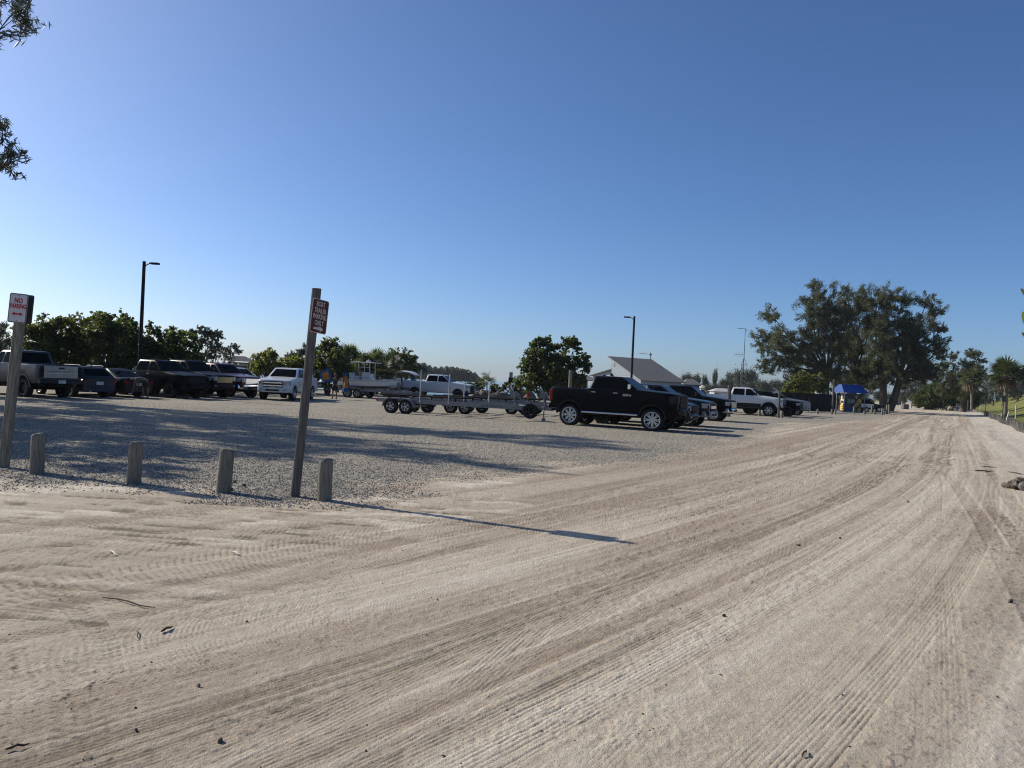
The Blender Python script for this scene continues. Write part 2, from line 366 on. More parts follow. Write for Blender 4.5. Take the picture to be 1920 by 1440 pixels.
TR = [([(0, 1400), (350, 1228), (700, 1088), (1000, 985), (1300, 897), (1560, 826), (1740, 776)], .3, .012, 5, 0, .2, .35),
      ([(-100, 1330), (300, 1165), (700, 1030), (1000, 945), (1250, 880), (1480, 822), (1600, 797)], .3, .009, 5, 0, .2, .55),
      ([(420, 1440), (760, 1270), (1050, 1120), (1300, 990), (1520, 880), (1690, 800)], .3, .014, 6, 0, .2, .2),
      ([(640, 1440), (900, 1290), (1150, 1120), (1360, 980), (1560, 870), (1720, 795)], .3, .011, 6, 0, .2, .2),
      ([(880, 1440), (1080, 1300), (1300, 1120), (1480, 960), (1640, 850), (1750, 785)], .28, .010, 5, 0, .2, .3),
      ([(1130, 1440), (1290, 1270), (1440, 1090), (1570, 940), (1690, 840), (1765, 785)], .28, .009, 5, 0, .2, .2),
      ([(1735, 1440), (1738, 1240), (1745, 1060), (1755, 920), (1775, 830), (1795, 780)], .3, .012, 5, 0, .2, 0),
      ([(1790, 1440), (1780, 1200), (1770, 1020), (1770, 900), (1785, 820)], .16, .010, 3, 0, .2, 0),
      ([(0, 1036), (350, 1030), (700, 1004), (1000, 955), (1200, 905)], .18, .022, 3, 0, .2, 0),
      ([(0, 1064), (300, 1046), (620, 1028), (800, 1004)], .16, .022, 3, 0, .2, 0),
      ([(40, 1100), (250, 1104), (440, 1104), (640, 1084), (900, 1020)], .17, .022, 3, 0, .2, 0),
      ([(60, 1118), (250, 1121), (420, 1120), (620, 1098)], .12, .02, 2, 0, .2, 0),
      ([(-60, 1000), (260, 1000), (560, 975), (760, 960)], .22, .012, 3, 0, .2, 0),
      ([(-60, 968), (200, 978), (460, 968), (700, 948)], .2, .006, 3, .12, .07, 0),
      ([(60, 925), (200, 945), (400, 958), (640, 962)], .2, .005, 3, .12, .06, 0),
      ([(-30, 1120), (20, 1250), (35, 1340), (20, 1440)], .24, .018, 2, .075, .2, 0),
      ([(80, 1090), (150, 1145), (190, 1200), (200, 1265)], .2, .014, 2, .075, .2, 0),
      ([(-20, 1080), (60, 1150), (130, 1260), (170, 1400)], .3, .012, 3, .075, .2, 0),
      ([(862, 905), (872, 935), (840, 975), (770, 1010), (600, 1075)], .3, .014, 5, 0, .2, 0),
      ([(930, 925), (900, 960), (840, 1000), (700, 1065)], .3, .012, 5, 0, .2, 0),
      ([(1010, 910), (1040, 950), (1020, 985), (960, 1015)], .26, .010, 4, 0, .2, 0),
      ([(1128, 905), (1150, 950), (1146, 1010), (1100, 1080), (1000, 1180), (880, 1290)], .28, .012, 4, 0, .2, 0),
      ([(1230, 905), (1290, 960), (1310, 1010), (1250, 1120)], .28, .008, 5, 0, .2, 0),
      ([(1600, 800), (1660, 812), (1650, 835), (1540, 858), (1300, 905), (1050, 975)], .4, .012, 4, 0, .2, .4),
      ([(1560, 806), (1720, 818), (1745, 826), (1640, 850), (1450, 905), (1250, 985)], .4, .012, 4, 0, .2, .4),
      ([(1845, 868), (1875, 905), (1905, 950), (1990, 1030)], .26, .022, 5, 0, .25, 0),
      ([(1815, 880), (1850, 935), (1890, 990), (1960, 1090)], .24, .020, 4, 0, .25, 0),
      ([(1780, 890), (1830, 960), (1880, 1040), (1960, 1180)], .26, .020, 5, 0, .25, 0),
      ([(1700, 880), (1770, 960), (1850, 1110), (1900, 1230)], .22, .014, 4, 0, .2, 0),
      ([(1860, 800), (1862, 815), (1850, 828), (1820, 836)], .5, .02, 4, 0, .25, 0),
      ([(1640, 770), (1660, 790), (1700, 806), (1790, 840), (1880, 900)], .4, .015, 4, 0, .2, 0),
      ([(0, 1270), (300, 1150), (560, 1070), (800, 1010)], .24, .010, 4, 0, .2, 0)]
for t_ in TR: track(*t_)
rgT = np.random.default_rng(5)
for k in range(44):           # many older passes that simply follow the road
    n0 = rgT.uniform(-6.6, 1.2); sl_ = rgT.normal()*.012; ph = rgT.uniform(0, 6)
    v_ = n2-(n0+sl_*(ss-10)+.12*np.sin(ss*.16+ph)); w_ = rgT.uniform(.19, .29)
    sel = np.nonzero((np.abs(v_) < w_*.8) & (RA.ravel() < 120) & (Y > 1))[0]
    if len(sel): groove(sel, v_[sel], ss[sel], w_, rgT.uniform(.008, .015), 0, rgT.uniform(.17, .30), rgT.uniform(-.3, .6), k*3.1, tone=rgT.uniform(-.75, .7), gate=.62+.5*sstep(.35, .70, vnoise(ss[sel]*.13, np.full(len(sel), k*2.3), 9)))
H += np.clip(HG, -.0055, .004); ALB += np.clip(AG, -.42, .25)
Z = Z + H*(RA.ravel() < 140)*np.clip((220-RA.ravel())/120, 0, 1)
# edge of the road on the right: loose pale spoil
spoil = sstep(1.2, 2.6, n2)*(1-sstep(4.2, 5.2, n2))*(Y > 3)
Z += spoil*.05*(fbm(X*2.2, Y*2.2, 141, 4)-.4); ALB += spoil*(.30*(fbm(X*1.6, Y*1.6, 143, 4)-.42))
grass = sstep(3.9, 4.6, nn + (fbm(X*.6, Y*.6, 151)-.47)*1.2)*sstep(14, 26, Y)
grass = np.maximum(grass, ((X > 75) & (nn < -40)) * .8)

verts = np.concatenate([np.stack([X, Y, Z], 1), [[0, 0, 0]]])
i = np.arange(nr-1)[:, None]*nth; j = np.arange(nth)[None, :]; jn = (j+1) % nth
quads = np.stack([(i+j), (i+nth+j), (i+nth+jn), (i+jn)], -1).reshape(-1, 4)
ci = len(verts)-1
tris = np.stack([np.full(nth, ci), np.arange(nth), (np.arange(nth)+1) % nth], 1)
def npmesh(name, verts, quads, tris=None, mat=None, smooth=True):
    me = bpy.data.meshes.new(name); me.vertices.add(len(verts)); me.vertices.foreach_set('co', np.asarray(verts, np.float32).ravel())
    nq = len(quads); ntri = 0 if tris is None else len(tris)
    idx = quads.ravel() if tris is None else np.concatenate([quads.ravel(), tris.ravel()])
    me.loops.add(len(idx)); me.loops.foreach_set('vertex_index', idx.astype(np.int32))
    me.polygons.add(nq+ntri)
    st = np.arange(nq)*4
    if ntri: st = np.concatenate([st, nq*4+np.arange(ntri)*3])
    me.polygons.foreach_set('loop_start', st.astype(np.int32))
    me.polygons.foreach_set('use_smooth', np.full(nq+ntri, smooth))
    me.update(calc_edges=True)
    if mat: me.materials.append(mat)
    return me
gm = npmesh('ground', verts, quads, tris)
def fattr(me, name, arr):
    a = me.attributes.new(name, 'FLOAT', 'POINT'); a.data.foreach_set('value', np.append(arr, arr[-1]*0).astype(np.float32))
fattr(gm, 'lot', lot); fattr(gm, 'alb', ALB); fattr(gm, 'red', RED); fattr(gm, 'grass', grass); fattr(gm, 'spoil', spoil)

m = bpy.data.materials.new('ground_soil'); m.use_nodes = True; nt = m.node_tree; N = nt.nodes; L = nt.links
def nd(t, **kw):
    n = N.new(t)
    for k, v in kw.items(): setattr(n, k, v)
    return n
def attr(n_): a = nd('ShaderNodeAttribute'); a.attribute_name = n_; return a.outputs['Fac']
def math_(op, a, b_=None, c=None):
    n = nd('ShaderNodeMath', operation=op)
    for k, v in enumerate((a, b_, c)):
        if v is None: continue
        if isinstance(v, (int, float)): n.inputs[k].default_value = v
        else: L.new(v, n.inputs[k])
    return n.outputs[0]
def mixc(f, a, b_):
    n = nd('ShaderNodeMix', data_type='RGBA')
    for k, v in (('Factor', f), ('A', a), ('B', b_)):
        if isinstance(v, (int, float)): n.inputs[k].default_value = v
        elif isinstance(v, tuple): n.inputs[k].default_value = (*v, 1)
        else: L.new(v, n.inputs[k])
    return n.outputs['Result']
def ramp(f, stops):
    n = nd('ShaderNodeValToRGB'); e = n.color_ramp.elements
    while len(e) < len(stops): e.new(.5)
    for k, (p, c) in enumerate(stops): e[k].position = p; e[k].color = (*c, 1)
    L.new(f, n.inputs[0]); return n.outputs[0]
geo = nd('ShaderNodeNewGeometry'); pos = geo.outputs['Position']
def noise(scale, det=5, vec=pos, rg=.55):
    n = nd('ShaderNodeTexNoise'); n.inputs['Scale'].default_value = scale; n.inputs['Detail'].default_value = det; n.inputs['Roughness'].default_value = rg
    L.new(vec, n.inputs['Vector']); return n.outputs['Fac']
fine = noise(45, 6, rg=.7); mid = noise(6, 5); fine2 = noise(140, 3, rg=.7)
af = math_('ADD', math_('MULTIPLY_ADD', attr('alb'), .9, .5), math_('MULTIPLY_ADD', fine, .5, -.25))
sand = ramp(af, [(.0, (.20, .165, .118)), (.3, (.39, .327, .248)), (.6, (.50, .430, .334)), (1.0, (.62, .55, .445))])
redc = mixc(math_('MULTIPLY', attr('red'), .55), sand, (.33, .245, .18))
n_ = nd('ShaderNodeMath', operation='MULTIPLY', use_clamp=True); L.new(attr('red'), n_.inputs[0]); n_.inputs[1].default_value = .55
redc = mixc(n_.outputs[0], sand, (.335, .262, .20))
spl = mixc(math_('MULTIPLY', attr('spoil'), math_('MULTIPLY_ADD', mid, 1.2, -.2)), redc, (.50, .475, .44))
vor = nd('ShaderNodeTexVoronoi'); vor.inputs['Scale'].default_value = 38; L.new(pos, vor.inputs['Vector'])
vbw = nd('ShaderNodeRGBToBW'); L.new(vor.outputs['Color'], vbw.inputs[0])
grav = ramp(math_('ADD', math_('MULTIPLY', vbw.outputs[0], .75), math_('MULTIPLY_ADD', mid, .5, -.12)), [(.12, (.035, .034, .032)), (.36, (.18, .162, .13)), (.62, (.335, .302, .24)), (1, (.52, .50, .44))])
gdust = mixc(math_('MULTIPLY_ADD', noise(.35, 4), 2.0, -.7), grav, (.36, .318, .25))
c1 = mixc(attr('lot'), spl, gdust)
gcol = ramp(math_('ADD', math_('MULTIPLY', noise(.25, 4), .6), math_('MULTIPLY', noise(3.0, 4), .5)), [(.3, (.07, .085, .022)), (.55, (.15, .155, .04)), (.75, (.25, .22, .075))])
c2 = mixc(attr('grass'), c1, gcol)
bs = N['Principled BSDF']; L.new(c2, bs.inputs['Base Color']); bs.inputs['Roughness'].default_value = .95; bs.inputs['Specular IOR Level'].default_value = .15
hh = math_('ADD', math_('MULTIPLY', fine, .75), math_('MULTIPLY', fine2, .30))
stone = math_('MULTIPLY', math_('SUBTRACT', .6, vor.outputs['Distance']), attr('lot'))
hh = math_('ADD', hh, math_('MULTIPLY', stone, .5))
bp = nd('ShaderNodeBump'); bp.inputs['Strength'].default_value = .9; bp.inputs['Distance'].default_value = .017
L.new(hh, bp.inputs['Height']); L.new(bp.outputs[0], bs.inputs['Normal'])
gm.materials.append(m)
go = link('ground', gm); go['kind'] = 'structure'; go['label'] = 'pale dirt road and grey gravel parking lot with tyre tracks'

# water
mw = bpy.data.materials.new('sea_water'); mw.use_nodes = True
b = mw.node_tree.nodes['Principled BSDF']; b.inputs['Base Color'].default_value = (.05, .10, .13, 1); b.inputs['Roughness'].default_value = .12
nz = mw.node_tree.nodes.new('ShaderNodeTexNoise'); nz.inputs['Scale'].default_value = .7; nz.inputs['Detail'].default_value = 5
g_ = mw.node_tree.nodes.new('ShaderNodeNewGeometry'); mw.node_tree.links.new(g_.outputs['Position'], nz.inputs['Vector'])
bq = mw.node_tree.nodes.new('ShaderNodeBump'); bq.inputs['Strength'].default_value = .5; bq.inputs['Distance'].default_value = .25
mw.node_tree.links.new(nz.outputs['Fac'], bq.inputs['Height']); mw.node_tree.links.new(bq.outputs[0], b.inputs['Normal'])
wv = MB().add([(-3500, 60, -.55), (900, 60, -.55), (3000, 5000, -.55), (-3500, 5000, -.55)], [(0, 1, 2, 3)]).build('water', mw)
wv['kind'] = 'structure'; wv['label'] = 'pale blue bay water beyond the parking lot'

# loose gravel stones near the edge of the lot, as real little stones
def stones(n, x, y, size, mat, name, label, cat='gravel', kind='stuff'):
    base = np.array([(1, 0, 0), (-1, 0, 0), (0, 1, 0), (0, -1, 0), (0, 0, .8), (0, 0, -.6)], float)
    fc = np.array([(0, 2, 4), (2, 1, 4), (1, 3, 4), (3, 0, 4), (2, 0, 5), (1, 2, 5), (3, 1, 5), (0, 3, 5)])
    a = rng.uniform(0, 2*PI, n); sc = size[:, None]*rng.uniform(.6, 1.3, (n, 3)); sc[:, 2] *= .75
    v = base[None]*sc[:, None] + rng.normal(0, .12, (n, 6, 3))*size[:, None, None]*1.2
    ca, sa = np.cos(a)[:, None], np.sin(a)[:, None]
    vx = v[..., 0]*ca - v[..., 1]*sa; vy = v[..., 0]*sa + v[..., 1]*ca
    z = terrain(x, y)
    V = np.stack([vx+x[:, None], vy+y[:, None], v[..., 2]+(z+size*.25)[:, None]], -1).reshape(-1, 3)
    T = (fc[None]+np.arange(n)[:, None, None]*6).reshape(-1, 3)
    me = npmesh(name, V, np.zeros((0, 4), int), T, mat, False)
    o = link(name, me); return tag(o, label, None, None, kind)
mst = bpy.data.materials.new('gravel_stone'); mst.use_nodes = True; nt = mst.node_tree; N = nt.nodes; L = nt.links
g_ = N.new('ShaderNodeNewGeometry'); rr = N.new('ShaderNodeValToRGB'); e = rr.color_ramp.elements
e[0].color = (.075, .073, .068, 1); e[1].color = (.36, .345, .315, 1); L.new(g_.outputs['Random Per Island'], rr.inputs[0]); L.new(rr.outputs[0], N['Principled BSDF'].inputs['Base Color']); N['Principled BSDF'].inputs['Roughness'].default_value = .9
NS = 90000
u = rng.uniform(0, 1, NS*3); dd = 9.5/(1-u*.72); aa = rng.uniform(-.8, .45, NS*3)
xx, yy = dd*aa, dd
sd_ = sdpoly(xx, yy, LOT) + (fbm(xx*.9, yy*.9, 21)-.47)*2.4
keep = np.nonzero(sd_ > rng.uniform(-.9, .25, NS*3))[0][:NS]
stones(len(keep), xx[keep], yy[keep], rng.uniform(.005, .015, len(keep)), mst, 'gravel', 'loose grey gravel stones scattered over the lot')
# scattered pebbles and leaf litter on the road
NP = 550
dd = 3.2/(1-rng.uniform(0, .86, NP)); aa = rng.uniform(-.72, .72, NP)
mpb = pmat('dark_litter', (.07, .055, .04), .9)
stones(NP, dd*aa, dd, .003+.008*rng.uniform(0, 1, NP)**5, mpb, 'road_litter', 'small dark pebbles and leaf litter on the dirt road')

# thin morning haze over the bay
mh = bpy.data.materials.new('haze_air'); mh.use_nodes = True; nt = mh.node_tree; nt.nodes.remove(nt.nodes['Principled BSDF'])
pv = nt.nodes.new('ShaderNodeVolumePrincipled'); pv.inputs['Color'].default_value = (.80, .88, .96, 1); pv.inputs['Density'].default_value = HAZE; pv.inputs['Anisotropy'].default_value = .2
nt.links.new(pv.outputs[0], nt.nodes['Material Output'].inputs['Volume'])
hz_ = MB().box((-200, 2000, 14.5), (7400, 6400, 36)).build('haze', mh); hz_['kind'] = 'stuff'; hz_['label'] = 'thin pale haze in the air over the lot and bay'
# ------------------------------------------------------------------ vehicles
WHEELS = {}
def wheel_meshes(r, rim, w, spokes, style, rmat):
    key = (r, rim, w, spokes, style, rmat.name)
    if key in WHEELS: return WHEELS[key]
    h = w/2
    t = MB().lathe([(rim*.97, -h*.92), (rim+.015, -h), (r*.90, -h*1.0), (r*.965, -h*.93), (r, -h*.75), (r, h*.75), (r*.965, h*.93), (r*.90, h), (rim+.015, h), (rim*.97, h*.92)], n=36)
    for k in range(36):         # tread blocks
        a = 2*PI*k/36
        for sgn in (-1, 1):
            M = Matrix.Rotation(-a, 3, 'Y')
            t.box(M @ Vector((r, sgn*h*.5, 0)), (.016, h*.72, .035), M=M)
    d = .10 if style == 'deep' else .03
    rm = MB().lathe([(rim, -h), (rim*1.0, h*.98), (rim*.95, h*1.0), (rim*.90, h*.93), (rim*.86, h-d), (rim*.80, h-d-.03), (rim*.80, -h)], n=36)
    rm.lathe([(.001, h-d+.012), (rim*.20, h-d+.012), (rim*.24, h-d-.01), (rim*.24, h-d-.06)], n=16)
    for k in range(spokes):
        a = 2*PI*k/spokes
        for off in ((-.13, .13) if style in ('split', 'deep') else (0,)):
            M = Matrix.Rotation(-(a+off), 3, 'Y')
            wd = rim*(.12 if style in ('split', 'deep') else .30)
            rm.box(M @ Vector((rim*.53, h-d-.012, 0)), (rim*.68, .03, wd), M=M)
        M = Matrix.Rotation(-(a+.3), 3, 'Y')
        rm.box(M @ Vector((rim*.16, h-d+.012, 0)), (.018, .02, .018), M=M)
    hub = MB().lathe([(.001, -h*.6), (rim*.72, -h*.6), (rim*.74, -h*.4), (rim*.74, h*.2), (rim*.70, h*.3), (.001, h*.3)], n=20)
    out = (t.mesh('tyre', M_TYRE), rm.mesh('rim', rmat), hub.mesh('wheel', M_UNDER))
    WHEELS[key] = out; return out
def add_wheel(root, x, y, r, rim, w, spokes, style, rmat, steer=0.0, name='wheel'):
    ty, rm, hb = wheel_meshes(r, rim, w, spokes, style, rmat)
    flip = PI if y < 0 else 0
    o = link(name, hb, root, (x, y, r), (0, 0, flip+steer))
    link('tyre', ty, o); link('rim', rm, o); return o

def lerp(a, b, t): return a+(b-a)*t
def ipl(x, P):
    if x <= P[0][0]: return P[0][1]
    for (a, za), (b, zb) in zip(P[:-1], P[1:]):
        if x <= b: return za if b-a < 1e-6 else lerp(za, zb, (x-a)/(b-a))
    return P[-1][1]

def vehicle(name, label, cat, pos, heading, typ='pickup', mat=None, lift=0.0, r=.40, rim=.26, rimmat=None, spokes=6, style='plain',
            wb=3.68, ro=1.22, fo=.98, hw=1.0, sill=.48, belt=1.36, bed=1.36, roof=1.95, cowl=1.38, nose=1.24, tw=.28,
            grille=None, bumper=None, hl=None, rear='std', bars=3, step=None, flare=0.0, handle=None, mirror=None, anchor='rear', group=None, extra=(), low=None, steer=0.0, tone=None):
    mat = mat or M_BLACKP; rimmat = rimmat or M_ALLOY; grille = grille or M_PLASTIC; bumper = bumper or M_CHROME
    handle = handle or mat; mirror = mirror or M_PLASTIC
    sill += lift; belt += lift; bed += lift; roof += lift; cowl += lift; nose += lift
    f, l = hdg(heading)
    root = empty(name, pos, R(heading), label, cat, group)
    xf, xr = wb+fo, -ro
    AR = r+.085; zc = r+ (.02 if lift < .1 else .05)
    arches = [(0, zc, AR), (wb, zc, AR)]
    if typ == 'pickup':
        cab0, cab1 = .82*wb/3.68, wb-.62      # cab base rear and front
        top = [(xr, bed), (cab0-.03, bed), (cab0-.02, belt), (cab1, cowl), (xf-.35, nose), (xf-.05, nose-.05), (xf, nose-.10)]
        roof0, roof1 = cab0+.16, cab1-.78
    elif typ == 'suv':
        cab0, cab1 = xr+.03, wb-.60
        top = [(xr, belt-.06), (xr+.15, belt), (cab1, cowl), (xf-.3, nose), (xf-.05, nose-.06), (xf, nose-.12)]
        roof0, roof1 = xr+.42, cab1-.80
    elif typ == 'hatch':
        cab0, cab1 = xr+.05, wb-.45
        top = [(xr, belt-.10), (xr+.12, belt), (cab1, cowl), (xf-.3, nose), (xf-.05, nose-.1), (xf, nose-.2)]
        roof0, roof1 = xr+.62, cab1-.85
    else:
        cab0, cab1 = xr+.55, wb-.42
        top = [(xr, belt-.07), (xr+.05, belt), (cab0, belt+.01), (cab1, cowl), (xf-.4, nose), (xf-.08, nose-.12), (xf, nose-.26)]
        roof0, roof1 = cab0+.95, cab1-.85
    def hwx(x):
        w = hw; ef = xf-x; er = x-xr
        if ef < .55: w -= hw*.15*(1-ef/.55)**2.0
        if er < .30: w -= hw*(.05 if typ == 'pickup' else .12)*(1-er/.30)**2
        return w
    def bot(x):
        z = sill
        if x > xf-.35: z = sill + .10*min(1, (x-(xf-.35))/.35)
        if x < xr+.5: z = sill+.10*min(1, (xr+.5-x)/.5)
        for xc, z_, A in arches:
            if abs(x-xc) < A: z = max(z, z_+math.sqrt(A*A-(x-xc)**2))
        return z
    xs = {xr, xr+.05, xr+.15, xr+.3, xf, xf-.05, xf-.12, xf-.22, xf-.36, xf-.55}
    xs |= {p[0] for p in top}
    for xc, z_, A in arches:
        Ae = math.sqrt(max(.01, A*A-(max(0, sill-z_))**2))
        for k in range(15): xs.add(xc-Ae*math.cos(PI*k/14)*.9999)
        xs.add(xc-Ae-.004); xs.add(xc+Ae+.004)
    xs |= set(np.linspace(xr, xf, 16))
    xs = sorted(xs); q = [xs[0]]
    for x in xs[1:]:
        if x-q[-1] > .0035: q.append(x)
    xs = q; xs[-1] = xf
    rings = []
    for x in xs:
        w = hwx(x); b_ = bot(x); t_ = ipl(x, top); dz = t_-b_
        inb = typ == 'pickup' and xr+.05 < x < cab0-.025
        half = [(w-.06, b_), (w-.012, b_+.18*dz), (w, b_+.5*dz), (w-.006, b_+.74*dz), (w-.028, b_+.92*dz), (w-.055, t_-.006)]
        if inb: half += [(w-.09, t_), (w-.13, t_-.01), (w-.135, bed-.46), (0.0, bed-.46)]
        else: half += [(w-.12, t_+.008), (w*.72, t_+.022), (w*.4, t_+.034), (0.0, t_+.038)]
        rings.append([(x, y, z) for y, z in half] + [(x, -y, z) for y, z in reversed(half[:-1])])
    bm_ = MB().loft(rings, closed=False); n = len(rings[0])
    bm_.add(rings[0], [tuple(range(n))]); bm_.add(rings[-1], [tuple(reversed(range(n)))])
    body = bm_.build('body', mat, root, angle=32)
    # chassis, inner wells
    ch = MB().box(((xr+xf)/2, 0, (r*.9+belt-.25)/2+.08), (xf-xr-.30, 2*(hw-tw-.06), belt-.42-r*.9+.1))
    for xc in (0, wb): ch.tube([(xc, -hw+.15, r), (xc, hw-.15, r)], .07, 8)
    if lift > .1: ch.box((wb*.5, 0, sill-.1), (wb*1.1, 1.0, .18))
    ch.build('chassis', M_UNDER, root)
    # cabin
    zb = belt-.03; hb, ht = hw-.075, hw-.075-(roof-belt)*(.33 if typ == 'pickup' else .40)
    if typ in ('suv',): ht = hb-(roof-belt)*.30
    zr_ = roof-.03
    def ring(z, x0, x1, w, rc=.10):
        P = rpoly([(x0, -w), (x1, -w), (x1, w), (x0, w)], rc, 3)
        return [(p.x, p.y, z) for p in P]
    cabtop = (cowl if True else belt)
    L_ = []
    def lev(z):
        t = (z-zb)/(zr_-zb)
        return lerp(cab0, roof0, t), lerp(cab1, roof1, t), lerp(hb, ht, t)
    for t in (0, .5, 1.0): L_.append(ring(lerp(zb, zr_, t), *lev(lerp(zb, zr_, t))))
    a, c, w = roof0, roof1, ht
    L_ += [ring(zr_+.018, a+.03, c-.05, w-.035), ring(zr_+.034, a+.12, c-.16, w-.12, .12), ring(zr_+.045, a+.35, c-.45, w*.5, .15)]
    MB().loft(L_).build('cabin', mat, root, angle=50)
    def sidewin(poly, sgn):
        P = rpoly(poly, .05, 3); o = []
        for p in P:
            w_ = lev(p.y)[2]+.004; o.append((p.x, sgn*w_, p.y))
        return MB().prism(o, (0, sgn*.006, -.002))
    zt, zl = zr_-.06, belt+.035
    def xb(z): return lev(z)[0]
    def xfw(z): return lev(z)[1]
    for sgn in (1, -1):
        if typ == 'pickup':
            ra, rb = cab0+.17, lerp(cab0, cab1, .46)
            fa, fb = rb+.10, cab1-.22
            wins = [[(ra, zl), (rb, zl), (rb, zt), (ra+.10, zt)], [(fa, zl), (xfw(zl)-.13, zl), (xfw(zt)-.10, zt), (fa, zt)]]
            doors = [(cab0+.09, rb+.045, 0), (rb+.055, cab1-.10, 1)]
        elif typ == 'suv':
            d0 = AR+.02; mid = lerp(d0, cab1, .46)
            wins = [[(xb(zl)+.14, zl), (d0-.16, zl), (d0-.06, zt), (xb(zt)+.10, zt)], [(d0-.06, zl), (mid, zl), (mid, zt), (d0+.04, zt)], [(mid+.09, zl), (xfw(zl)-.15, zl), (xfw(zt)-.10, zt), (mid+.09, zt)]]
            doors = [(d0-.12, mid+.04, 0), (mid+.05, cab1-.08, 1)]
        else:
            d0 = .18; mid = lerp(d0, cab1, .50)
            wins = [[(max(xb(zl)+.35, -.25), zl), (mid, zl), (mid, zt), (xb(zt)+.18, zt)], [(mid+.07, zl), (xfw(zl)-.18, zl), (xfw(zt)-.08, zt), (mid+.07, zt)]]
            doors = [(d0+.22, mid+.03, 0), (mid+.04, cab1-.06, 1)]
        for wn_ in wins: sidewin(wn_, sgn).build('window', M_GLASS, root)
        for (xa, xb_, fr) in doors:
            rows = []
            zlo, zhi = sill+.07, belt-.035
            for x in np.linspace(xa, xb_, 6):
                b_, t_ = bot(x), ipl(x, top); dz = t_-b_; w = hwx(x)
                prof = [(b_, w-.06), (b_+.18*dz, w-.012), (b_+.5*dz, w), (b_+.74*dz, w-.006), (b_+.92*dz, w-.028), (t_, w-.055)]
                lo_ = max(zlo, b_+.03) ; col_ = []
                for t in (0, .15, .4, .65, .85, 1): 
                    z = lerp(lo_, zhi, t); col_.append((x, sgn*(ipl(z, prof)+.007), z))
                edge = lambda p: (p[0], p[1]-sgn*.02, p[2])
                rows.append([edge(col_[0])]+col_+[edge(col_[-1])])
            rows = [[(p[0]-.001, p[1]-sgn*.02, p[2]) for p in rows[0]]]+rows+[[(p[0]+.001, p[1]-sgn*.02, p[2]) for p in rows[-1]]]
            d_ = MB().loft(rows, closed=False).build('door', mat, root, angle=40)
            hz = belt-.14; hx = xa+.16
            MB().rbox((hx, sgn*(hw+.012), hz), (.20, .035, .035), .01).build('handle', handle, d_)
        # mirrors
        mx = cab1-.34; 
        mo = MB().rbox((mx, sgn*(hw+.13), belt+.14), (.11, .20, .24 if typ == 'pickup' else .15), .03).tube([(mx, sgn*(hw-.06), belt+.03), (mx, sgn*(hw+.06), belt+.07)], .025, 6)
        mo.build('mirror', mirror, root)
        # arch trims
        for xc in (0, wb):
            fl = MB(); rg = []
            for k in range(15):
                a = PI*(k/14); ca, sa = -math.cos(a), math.sin(a)
                z0_, z1_ = zc+AR*.985*sa, zc+(AR+.055)*sa
                x0_, x1_ = xc+AR*.985*ca, xc+(AR+.055)*ca
                yo = hw+.012+flare
                rg.append([(x0_, sgn*(hw-.06), z0_), (x0_, sgn*yo, z0_), (x1_, sgn*yo, z1_), (x1_, sgn*(hw-.05), z1_)])
            fl.loft(rg).build('wheel_arch', M_PLASTIC if (flare or low) else mat, root, angle=50)
        if step: MB().tube([(AR+.05, sgn*(hw+.06), sill-.05), (wb-AR-.05, sgn*(hw+.06), sill-.05)], .042, 8).build('side_step', step, root)
        if low:   # dark lower body cladding
            MB().prism([(AR+.06, sgn*(hw-.02), sill-.02), (wb-AR-.06, sgn*(hw-.02), sill-.02), (wb-AR-.06, sgn*(hw-.02), sill+.30), (AR+.06, sgn*(hw-.02), sill+.30)], (0, sgn*.034, 0)).build('sill_cladding', low, root)
    # windscreen and rear glass
    def scr(front, z0, z1, inset, nm):
        o = []
        for (y, z) in rpoly([(-1, z0), (1, z0), (1, z1), (-1, z1)], .04, 2):
            z_ = z; x = (xfw(z_) if front else xb(z_)); w_ = lev(z_)[2]-inset
            o.append((x+(.005 if front else -.005), y*w_, z_))
        MB().prism(o, ((.006 if front else -.006), 0, .002)).build(nm, M_GLASS, root)
    scr(True, max(belt, cowl)+.03, zr_-.05, .13, 'windscreen')
    scr(False, belt+(.06 if typ != 'sedan' else .05), zr_-.07, .16, 'rear_window')
    # front end
    wn2 = hwx(xf)
    zg0, zg1 = sill+.30, nose-.10
    if typ in ('sedan', 'hatch'): zg0, zg1 = sill+.22, nose-.24
    gr = MB(); gw = wn2*.66
    gr.rbox((xf+.012, 0, (zg0+zg1)/2), (.05, 2*gw, zg1-zg0), .02)
    go_ = gr.build('grille', grille, root)
    bmt = tone or (M_CHROME if grille is not M_PLASTIC else M_PLASTIC)
    for k in range(bars):
        z = lerp(zg0, zg1, (k+.5)/bars)
        MB().rbox((xf+.045, 0, z), (.025, 2*gw*.97, (zg1-zg0)*.36/bars+.012), .008).build('grille_bar', bmt, go_)
    for sgn in (1, -1):
        z0_, z1_ = lerp(zg0, zg1, .38), zg1+.0
        ya, yb = gw+.02, hwx(xf-.22)+.004
        pts = [(xf+.022, ya), (xf+.006, wn2*.96), (xf-.09, hwx(xf-.09)+.006), (xf-.30, hwx(xf-.30)+.006)]
        rg = [[(x-.03, sgn*(y-.03), z0_), (x, sgn*y, z0_), (x, sgn*y, z1_-.0), (x-.03, sgn*(y-.03), z1_)] for x, y in pts]
        MB().loft(rg).build('headlight', hl or M_LAMP, root, angle=60)
    # bumpers
    def bow(x0, w, z0, z1, dep, curve, sgn=1):
        rg = []
        for k in range(13):
            y = lerp(-w, w, k/12); s = abs(y/w); x = x0 - sgn*curve*s**3
            rg.append([(x-sgn*dep, y, z0+.02), (x-sgn*.02, y, z0), (x, y, z0+.04), (x, y, z1-.04), (x-sgn*.03, y, z1), (x-sgn*dep, y, z1)])
        return MB().loft(rg)
    bz0, bz1 = sill+.0, sill+.29
